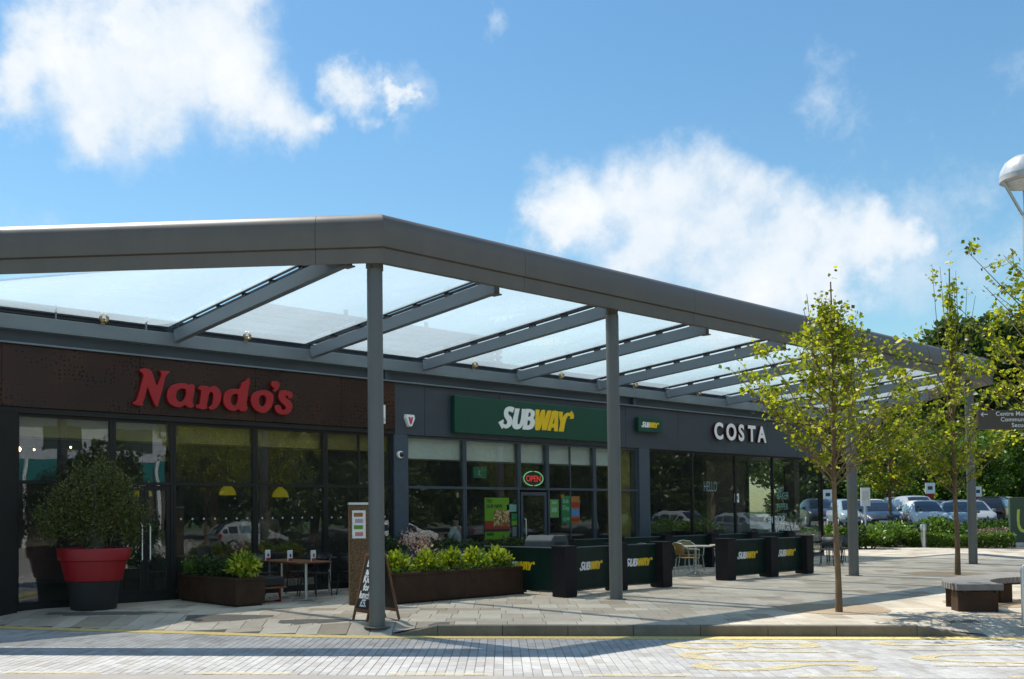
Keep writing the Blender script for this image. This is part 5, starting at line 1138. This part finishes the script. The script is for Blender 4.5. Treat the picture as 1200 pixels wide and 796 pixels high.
for (k, c_, px, F_, rz, l_) in (
    ('suv', 'silver', 1072, 55, FWD+.25, 'silver people carrier with bright roof, tallest in the near row'), ('hatch', 'white', 1082, 48.5, FWD+.15, 'white hatchback in front of the silver people carrier'),
    ('hatch', 'paleblue', 1120, 48, FWD-.1, 'pale blue hatchback behind the second tree trunk'), ('sedan', 'blue', 1028, 50, FWD+.1, 'dark blue saloon left of the white hatchback'),
    ('hatch', 'black', 985, 58, FWD+.3, 'black hatchback at the left end of the car park view'), ('sedan', 'silver', 1010, 64, FWD+.5, 'silver saloon far back behind the tall parking sign'),
    ('suv', 'black', 1166, 60, FWD+math.pi*.9, 'black and maroon off-roader with glinting bonnet near the right edge'), ('hatch', 'white', 1150, 70, FWD, 'small white car behind the black off-roader'),
    ('sedan', 'grey', 1112, 62, FWD+1.2, 'dark grey saloon side on behind the pale blue car'), ('hatch', 'maroon', 1134, 78, FWD+.2, 'maroon car far back between tree and canopy column'),
    ('hatch', 'blue', 958, 56, FWD+.2, 'dark blue car beside the coffee shop corner'), ('sedan', 'black', 1188, 78, FWD+.6, 'black saloon far back at the right edge'),
    ('suv', 'grey', 1050, 72, FWD+.1, 'grey off-roader in the back row'), ('sedan', 'black', 1008, 53, FWD+.35, 'black saloon in the near row left of the dark blue saloon'), ('hatch', 'black', 1100, 56, FWD+1.0, 'black hatchback side on between the two tree trunks'), ('sedan', 'silver', 1060, 64, FWD+1.3, 'silver saloon side on behind the silver people carrier'), ('hatch', 'silver', 978, 70, FWD+.2, 'silver hatchback far back at the left end'),
    ('hatch', 'white', 1022, 57, FWD+.2, 'white hatchback behind the information sign'), ('hatch', 'silver', 1138, 54, FWD+.1, 'silver hatchback right of the farthest canopy column'), ('sedan', 'black', 1044, 60, FWD+.25, 'black saloon left of the silver people carrier'),
    ('hatch', 'grey', 1128, 66, FWD+.3, 'grey hatchback in the middle row behind the second tree'), ('suv', 'silver', 1175, 70, FWD+.2, 'silver off-roader behind the maroon and black one'), ('sedan', 'blue', 1084, 70, FWD+.1, 'dark blue saloon in the back row between the trees'), ('hatch', 'paleblue', 996, 52, FWD+.2, 'pale blue hatchback between tree trunk and information sign'), ('hatch', 'grey', 1095, 80, FWD+.2, 'grey hatchback in the back row')):
    p = LF((px-486.66)/1185.2*F_, F_); car(k, c_, p.x, p.y, rz, l_)
# cars across the road, seen only as reflections in the shop glass
for n_, (k, c_, x, y, rz, l_) in enumerate((
    ('suv', 'silver', 50, 1.0, R(100), 'silver estate reflected in the left coffee shop pane'), ('hatch', 'paleblue', 54, 2.5, R(95), 'pale blue hatchback reflected in the coffee shop pane'), ('hatch', 'white', 60, .5, R(80), 'white hatchback reflected in the middle coffee shop pane'),
    ('sedan', 'maroon', 66, 3.0, R(120), 'maroon saloon reflected in the right coffee shop pane'), ('hatch', 'blue', 70, 7, R(90), 'blue hatchback reflected near the coffee shop corner'), ('suv', 'white', 75, 9.0, R(90), 'white off-roader reflected at the coffee shop corner'),
    ('hatch', 'white', 34, -5.5, R(15), 'white hatchback reflected beside the sandwich shop door'), ('sedan', 'grey', 41, -5.0, R(10), 'grey saloon reflected right of the sandwich shop door'), ('hatch', 'silver', 27, -9, R(5), 'silver hatchback on the far side of the street'))):
    car(k, c_, x, y, rz, l_, 0 if x > 44 else -.15)
# car park surface and signs
b = MB(); b.poly([(46.5, -45, -.1), (150, -45, -.1), (150, 4, -.1+.02), (46.5, 4, -.08)]); b.poly([(46.5, 4, -.08), (150, 4, -.08), (150, 29, .72), (46.5, 29, .72)]); b.poly([(46.5, 29, .72), (150, 29, .72), (150, 90, .75), (46.5, 90, .75)])
struct('car_park', b, M['tar'])
def park_sign(px, F_, zt, w_, label):
    p = LF((px-486.66)/1185.2*F_, F_); t = thing('parking_sign', label, 'sign', (p.x, p.y, car_z(p.x, p.y)), -YAW-.3, 'small parking signs'); z = zt+.35-t.location.z
    b = MB(); b.box(-w_/2, w_/2, -.03, .03, z-.62, z); b.build('plate', M['white'], t); b = MB(); b.box(-w_*.36, w_*.36, -.028, .028, z-1.25, z-.621); b.build('lower_plate', M['redpot'], t)
    b = MB(); b.tube([(0, .02, 0), (0, .02, z-1.25)], .05, 8); b.build('pole', M['galv'], t); b = MB(); b.box(-w_*.25, w_*.25, -.033, -.0301, z-.4, z-.2); b.build('print', M['cladding'], t)
park_sign(970, 60, 2.45, .5, 'white over red parking sign left of the first tree trunk'); park_sign(1090, 58, 2.75, .5, 'white over red parking sign between the two tree trunks'); park_sign(1146, 62, 2.6, .4, 'white over red parking sign right of the far canopy column')
p = LF((1014-486.66)/1185.2*44, 44); t = thing('information_sign', 'grey information sign on a slim pole behind the canopy column', 'sign', (p.x, p.y, 0), -YAW); b = MB(); b.box(-.2, .2, -.02, .02, 1.75, 2.55); b.build('plate', M['paper'], t); b = MB(); b.tube([(0, .03, 0), (0, .03, 2.5)], .035, 8); b.build('pole', M['galv'], t); b = MB(); b.box(-.13, .13, -.0235, -.0201, 2.0, 2.4); b.build('print', M['galv'], t)
# ================================================================== HEDGES AND BUSHES
def hedge_box(name, label, px0, px1, F0, F1, ht, dp, matl, size, dens, group=None, z=0, cat='hedge'):
    a = LF((px0-486.66)/1185.2*F0, F0); c_ = LF((px1-486.66)/1185.2*F1, F1); d = c_-a; ln = d.length; n_ = int(dens*ln*(ht+dp)); q = rng.uniform(size=(n_, 3))
    s_ = q[:, 0]*ln; dd = (q[:, 1]-.5)*dp; zz = q[:, 2]*ht
    face = rng.integers(0, 3, n_); zz = np.where(face == 0, ht*(.94+.08*rng.uniform(size=n_)), zz); dd = np.where(face == 1, -dp/2*(.92+.12*rng.uniform(size=n_)), dd)
    dn = d.normalized(); pv = Vector((-dn.y, dn.x, 0)); pts = np.array([[a.x, a.y, z]])+s_[:, None]*np.array([dn])+dd[:, None]*np.array([pv]); pts[:, 2] = z+zz+.05*np.sin(s_*2.3)*(zz/ht)
    t = thing(name, label, cat, (a.x, a.y, z), 0, group); o = link('foliage', leaf_mesh('foliage', pts, size, matl), t); o.location = (-a.x, -a.y, -z); tag(o, kind='stuff')
    b = MB(); 
    nst = max(2, int(ln/1.2))
    for k in range(nst): p = dn*((k+.5)*ln/nst); b.tube([(p.x, p.y, 0), (p.x+.05, p.y, ht*.8)], .03, 5)
    b.build('stem', M['bark'], t); return t
hedge_box('clipped_hedge', 'low clipped green hedge between column and green sign', 1064, 1188, 43, 41, .50, 1.0, M['hedge'], .10, 900)
def bush(name, label, px, F_, r_, ht, matl, size, n_, group=None, sq=1.0, zb=0, cat='bush', pinkish=None):
    p = LF((px-486.66)/1185.2*F_, F_); t = thing(name, label, cat, (p.x, p.y, zb), 0, group); pts = []
    for _ in range(7):
        c_ = np.array((rng.uniform(-.55, .55)*r_, rng.uniform(-.45, .45)*r_, rng.uniform(.25, .68)*ht)); rr_ = rng.uniform(.42, .62)*r_; d = rng.normal(size=(n_//7, 3)); d /= np.linalg.norm(d, axis=1)[:, None]
        pp = c_+d*(rr_*rng.uniform(.6, 1.05, n_//7))[:, None]*(1, 1, min(1.0, ht/r_*.55)); pts.append(pp[pp[:, 2] > 0])
    pts = np.concatenate(pts); tag(link('foliage', leaf_mesh('foliage', pts, size, matl), t), kind='stuff')
    b = MB()
    for k in range(5): a = k*1.3; b.tube([(0, 0, -.2), (math.cos(a)*r_*.4, math.sin(a)*r_*.4, ht*.55)], .03, 5)
    b.build('stem', M['bark'], t)
bl = [(950, 41, 1.3, 1.35, 'hedge'), (985, 42, 1.5, 1.4, 'dk'), (1018, 41.5, 1.4, 1.25, 'hedge'), (1045, 43, 1.2, 1.45, 'hedge'), (1068, 44.5, 1.2, 1.5, 'dk'), (1108, 44.0, 1.3, 1.7, 'hedge'), (1133, 45, 1.1, 1.1, 'hedge'), (1160, 45, 1.3, 1.45, 'hedge'), (1185, 45.5, 1.2, 1.5, 'hedge'), (968, 46, 1.6, 1.2, 'hedge'), (1000, 46, 1.6, 1.3, 'hedge'), (1034, 47, 1.6, 1.3, 'hedge')]
for k, (px, F_, r_, ht, c_) in enumerate(bl): ht *= .76; bush('round_bush', ['light bush at the coffee shop corner', 'dark bush behind the first tree trunk', 'light bush right of the canopy column', 'light bush with loose top beside the dark one', 'dark bush behind the bollard light', 'tall light leafy bush left of the second tree trunk', 'low bush behind the pink flowers', 'green bush behind the clipped hedge', 'green bush beside the green store sign', 'rear bush at the left end of the car park edge', 'rear bush in the middle of the car park edge', 'rear bush in front of the dark blue saloon'][k], px, F_, r_, ht, M[c_], .16, 2200, 'bushes along the car park edge')
bush('heather_bed', 'low bed of dusty pink heather behind the clipped hedge', 1150, 43.6, 1.5, .85, M['heather'], .10, 2600); bush('heather_bed', 'second dusty pink heather clump next to the store sign', 1176, 43.4, 1.3, .8, M['heather'], .10, 2200)
for k, (x, y) in enumerate(((46, 5), (47.5, 1.5), (49, -2), (56, 8), (62, 9))):
    p = Vector((x, y, 0)); F_ = x*sinY+y*cosY; Lx = x*cosY-y*sinY
    bush('round_bush', ['bush opposite the coffee shop, nearest', 'bush opposite the coffee shop, second', 'bush opposite the coffee shop, third', 'bush by the car park bays, fourth', 'bush by the car park bays, fifth'][k], 486.66+Lx/F_*1185.2, F_, 1.4, 1.3, M['hedge'], .18, 1500, 'bushes opposite the coffee shop')
# ================================================================== TREES
def young_tree(name, label, x, y, H_, zc, prof_r, nb, leafn, size, seed, whips=0, trunk_r=.06, lean=(0, 0)):
    rs_ = random.Random(seed); rg = np.random.default_rng(seed); z0 = hx(x, y); t = thing(name, label, 'tree', (x, y, z0))
    tp = [Vector((lean[0]*z+.02*math.sin(z*2+seed), lean[1]*z+.02*math.cos(z*1.7+seed), z)) for z in [i*H_*.92/12 for i in range(13)]]
    tr_ = MB(); tr_.tube(tp, [trunk_r*(1.15 if i == 0 else 1)*(1-.80*i/12) for i in range(13)], 10); pts = []; dirs = []
    def trunk_at(z): 
        k = min(11.999, max(0, z/(H_*.92/12))); i = int(k); return tp[i].lerp(tp[i+1], k-i)
    br = MB()
    def rad(z):
        for (za, ra), (zb, rb) in zip(prof_r, prof_r[1:]):
            if za <= z <= zb: return ra+(rb-ra)*(z-za)/(zb-za)
        return .05
    for k in range(nb):
        zb = zc+(H_*.82-zc)*(k/nb)**1.35; a = k*2.4+rs_.uniform(-.4, .4); reach = rad(zb)*rs_.uniform(.7, 1.15); rise = rs_.uniform(.45, 1.0)*reach+rs_.uniform(.1, .45)
        s_ = trunk_at(zb); e = s_+Vector((math.cos(a)*reach, math.sin(a)*reach, rise)); mid = s_.lerp(e, .5)+Vector((0, 0, -.06*reach)); r_ = trunk_r*.33*(1-zb/H_*.5); br.tube([s_, mid, e], [r_, r_*.6, r_*.25], 5)
        for j in range(rs_.randint(5, 8)):
            f_ = rs_.uniform(.22, 1.0); q = s_.lerp(mid, f_*2) if f_ < .5 else mid.lerp(e, f_*2-1); tw_ = Vector((rs_.gauss(0, 1), rs_.gauss(0, 1), rs_.uniform(.1, 1.4))).normalized()*rs_.uniform(.14, .42)*(.5+.5*min(1, reach)); q2 = q+tw_; br.tube([q, q2], [r_*.35, r_*.15], 4, cap=False)
            m_ = max(1, int(leafn/(nb*6.5)*rs_.uniform(.5, 1.5)*(.3+.7*min(1, reach/1.1))))
            for _ in range(m_): ff = rs_.uniform(.15, 1.1); p = q.lerp(q2, ff)+Vector((rs_.gauss(0, .045), rs_.gauss(0, .045), rs_.gauss(0, .045))); pts.append(p[:]); dirs.append((rs_.gauss(0, .6), rs_.gauss(0, .6), -.35))
        for _ in range(3): p = e+Vector((rs_.gauss(0, .06), rs_.gauss(0, .06), rs_.gauss(0, .06))); pts.append(p[:]); dirs.append((0, 0, -.2))
    for k in range(whips):
        a = rs_.uniform(0, 6.28); zb = H_*rs_.uniform(.5, .62); s_ = trunk_at(zb); rr_ = rs_.uniform(.15, .75); e = s_+Vector((math.cos(a)*rr_, math.sin(a)*rr_, H_*rs_.uniform(.72, .95)-zb)); mid = s_.lerp(e, .45)+Vector((math.cos(a)*.12, math.sin(a)*.12, 0)); br.tube([s_, mid, e], [.014, .009, .004], 5)
        for j in range(rs_.randint(1, 4)):
            q = mid.lerp(e, rs_.uniform(.45, 1))
            for _ in range(rs_.randint(4, 9)): pts.append((q.x+rs_.gauss(0, .07), q.y+rs_.gauss(0, .07), q.z+rs_.gauss(0, .08))); dirs.append((0, 0, -.3))
    for k in range(int(26)):   # leader leaves
        zz = H_*rs_.uniform(.6, .985); q = trunk_at(min(zz, H_*.92)); pts.append((q.x+rs_.gauss(0, .05), q.y+rs_.gauss(0, .05), zz+rs_.gauss(0, .03))); dirs.append((rs_.gauss(0, 1), rs_.gauss(0, 1), 0))
    tr_.build('trunk', M['bark'], t, smooth=True); br.build('limbs', M['bark'], t, smooth=True)
    tag(link('crown', leaf_mesh('crown', pts, size, M['yl'], dirs=dirs, aspect=.85, rg=rg), t), kind='stuff'); return t
young_tree('young_tree', 'young yellow green tree nearest the kerb, in a gravel pit', 15.34, 7.72, 5.65, 1.95, [(1.5, .9), (1.9, 1.65), (2.6, 1.6), (3.1, 1.05), (3.5, .65), (3.9, .36), (4.5, .15), (5.6, .05)], 62, 6000, .070, 21, 5, .050)
young_tree('young_tree', 'young tree with tall bare whips beside the farthest canopy column', 25.88, 10.02, 8.1, 1.9, [(1.5, .8), (2.4, 1.5), (3.3, 1.4), (3.9, .8), (4.4, .25), (5.2, .08), (7.9, .05)], 48, 3300, .100, 33, 10, .062)
p = LF(11.2, 16.3); young_tree('young_tree', 'leafy young tree entering the picture at the right edge', p.x, p.y, 5.7, 1.75, [(1.4, 1.3), (2.2, 2.1), (3.6, 2.0), (4.6, 1.35), (5.7, .5)], 84, 9500, .080, 47, 5, .075)
p = LF((1043-486.66)/1185.2*48, 48); young_tree('young_tree', 'young tree in the background with thin dark trunk in front of the car park', p.x, p.y, 8.2, 2.1, [(1.5, 1.5), (2.6, 2.4), (5.2, 2.5), (6.6, 1.4), (8.2, .4)], 60, 4200, .19, 59, 0, .09)
# mature trees
def big_tree_mesh(seed, ht, r_, n_, size, matl):
    rg = np.random.default_rng(seed); pts = []; nb = 26
    for k in range(nb):
        zz = rg.uniform(.12, .92); w_ = math.sin(math.pi*min(1, .15+zz*.88))**.7; a = rg.uniform(0, 6.28); c_ = np.array((math.cos(a)*r_*w_*rg.uniform(.2, .75), math.sin(a)*r_*w_*rg.uniform(.2, .75), zz*ht)); rr_ = r_*rg.uniform(.22, .42)
        d = rg.normal(size=(n_//nb, 3)); d /= np.linalg.norm(d, axis=1)[:, None]; pts.append(c_+d*(rr_*rg.uniform(.55, 1.1, n_//nb))[:, None]*(1, 1, .8))
    pts = np.concatenate(pts); pts = pts[pts[:, 2] > .3]; return leaf_mesh('crown', pts, size, matl, rg=rg)
def trunk_mesh(ht, r_):
    b = MB(); b.tube([(0, 0, -.5), (.1, 0, ht*.3), (0, .1, ht*.75)], [r_, r_*.7, r_*.2], 8); rs_ = random.Random(int(ht*10))
    for k in range(9): a = k*2.3; z = ht*(.2+.05*k); b.tube([(.05, 0, z), (math.cos(a)*ht*.16, math.sin(a)*ht*.16, z+ht*.18)], [r_*.4, r_*.1], 6)
    return b.mesh('trunk', M['bark'], smooth=True)
BTM = [(big_tree_mesh(1, 17, 6.5, 9000, .62, M['woodleaf']), trunk_mesh(17, .4)), (big_tree_mesh(2, 15, 6.0, 8000, .6, M['woodleaf']), trunk_mesh(15, .35)), (big_tree_mesh(5, 9, 5, 6500, .5, M['woodleaf']), trunk_mesh(9, .25)), (big_tree_mesh(8, 10, 4.2, 6500, .42, M['copper']), trunk_mesh(10, .25))]
def big_tree(v, x, y, z, s_, rz, label, group='trees of the wood behind the car park'):
    t = thing('mature_tree', label, 'tree', (x, y, z), rz, group); t.scale = (s_, s_, s_); link('crown', BTM[v][0], t)['kind'] = 'stuff'; link('trunk', BTM[v][1], t)
rs_ = random.Random(9); k = 0
words = ['first', 'second', 'third', 'fourth', 'fifth', 'sixth', 'seventh', 'eighth', 'ninth', 'tenth', 'eleventh', 'twelfth', 'thirteenth', 'fourteenth']
def F2W(px, F_): return LF((px-486.66)/1185.2*F_, F_)
for k, (px, F_, s_, z) in enumerate(((925, 100, .85, 0), (965, 104, .9, 1), (1000, 100, .95, 1), (1035, 106, 1.0, 1), (1068, 102, 1.0, 1), (1095, 108, 1.14, 2), (1122, 104, 1.17, 2), (1150, 110, 1.22, 2), (1178, 106, 1.2, 2.5), (1208, 110, 1.3, 3), (1245, 108, 1.3, 3), (1290, 110, 1.3, 3), (1340, 112, 1.3, 3))):
    p = F2W(px, F_); big_tree(k % 2, p.x, p.y, z, s_, rs_.uniform(0, 6), 'tall dark tree of the wood behind the car park, %s from left' % words[k])
for k, (px, F_, s_) in enumerate(((940, 84, .8), (975, 88, .75), (1010, 86, .85), (1048, 90, .8), (1080, 87, .9), (1112, 90, .85), (1145, 88, .9), (1180, 90, .95), (1215, 88, 1), (1260, 88, 1))):
    p = F2W(px, F_); big_tree(3 if k in (2, 3, 7) else 2, p.x, p.y, .4, s_, rs_.uniform(0, 6), 'lower dark tree at the edge of the wood, %s from left' % words[k], 'lower trees at the edge of the wood')
k = 0
for j in range(30):  # out-of-view tree belt, added to keep bright horizon sky out of the reflections
    az = R(24+(j % 17)*2.75+(1.4 if j > 16 else 0)+(12 if j > 16 else 0)); xg = 17.65*math.tan(az); dd = (62 if j < 17 else 72)+rs_.uniform(-5, 8); big_tree(j % 2, xg+math.sin(az)*dd, 17.65-math.cos(az)*dd, -.2, rs_.uniform(.85, 1.1), rs_.uniform(0, 6), 'dark tree of the belt added across the road to darken the shop glass', 'trees added across the road')
for j, (x, y, s_) in enumerate(((22, -14, .6), (33, -17, .65), (44, -18, .7), (56, -19, .7), (72, -15, .8), (84, -6, .8), (92, 6, .8))):  # lower trees added to the same out-of-view belt
    big_tree(2, x, y, -.2, s_, rs_.uniform(0, 6), 'dark tree of the belt added across the road to darken the shop glass', 'trees added across the road')
BTM.append((big_tree_mesh(12, 9, 4.2, 7000, .36, M['hedge']), trunk_mesh(9, .2)))
for k, (px, F_, s_) in enumerate(((1030, 80, .72), (1085, 82, .80), (1142, 80, .78), (1196, 82, 1.0))):
    p = F2W(px, F_); big_tree(4, p.x, p.y, .4, s_, rs_.uniform(0, 6), 'light green tree in front of the dark wood, %s from left' % words[k], 'light green trees at the car park edge')
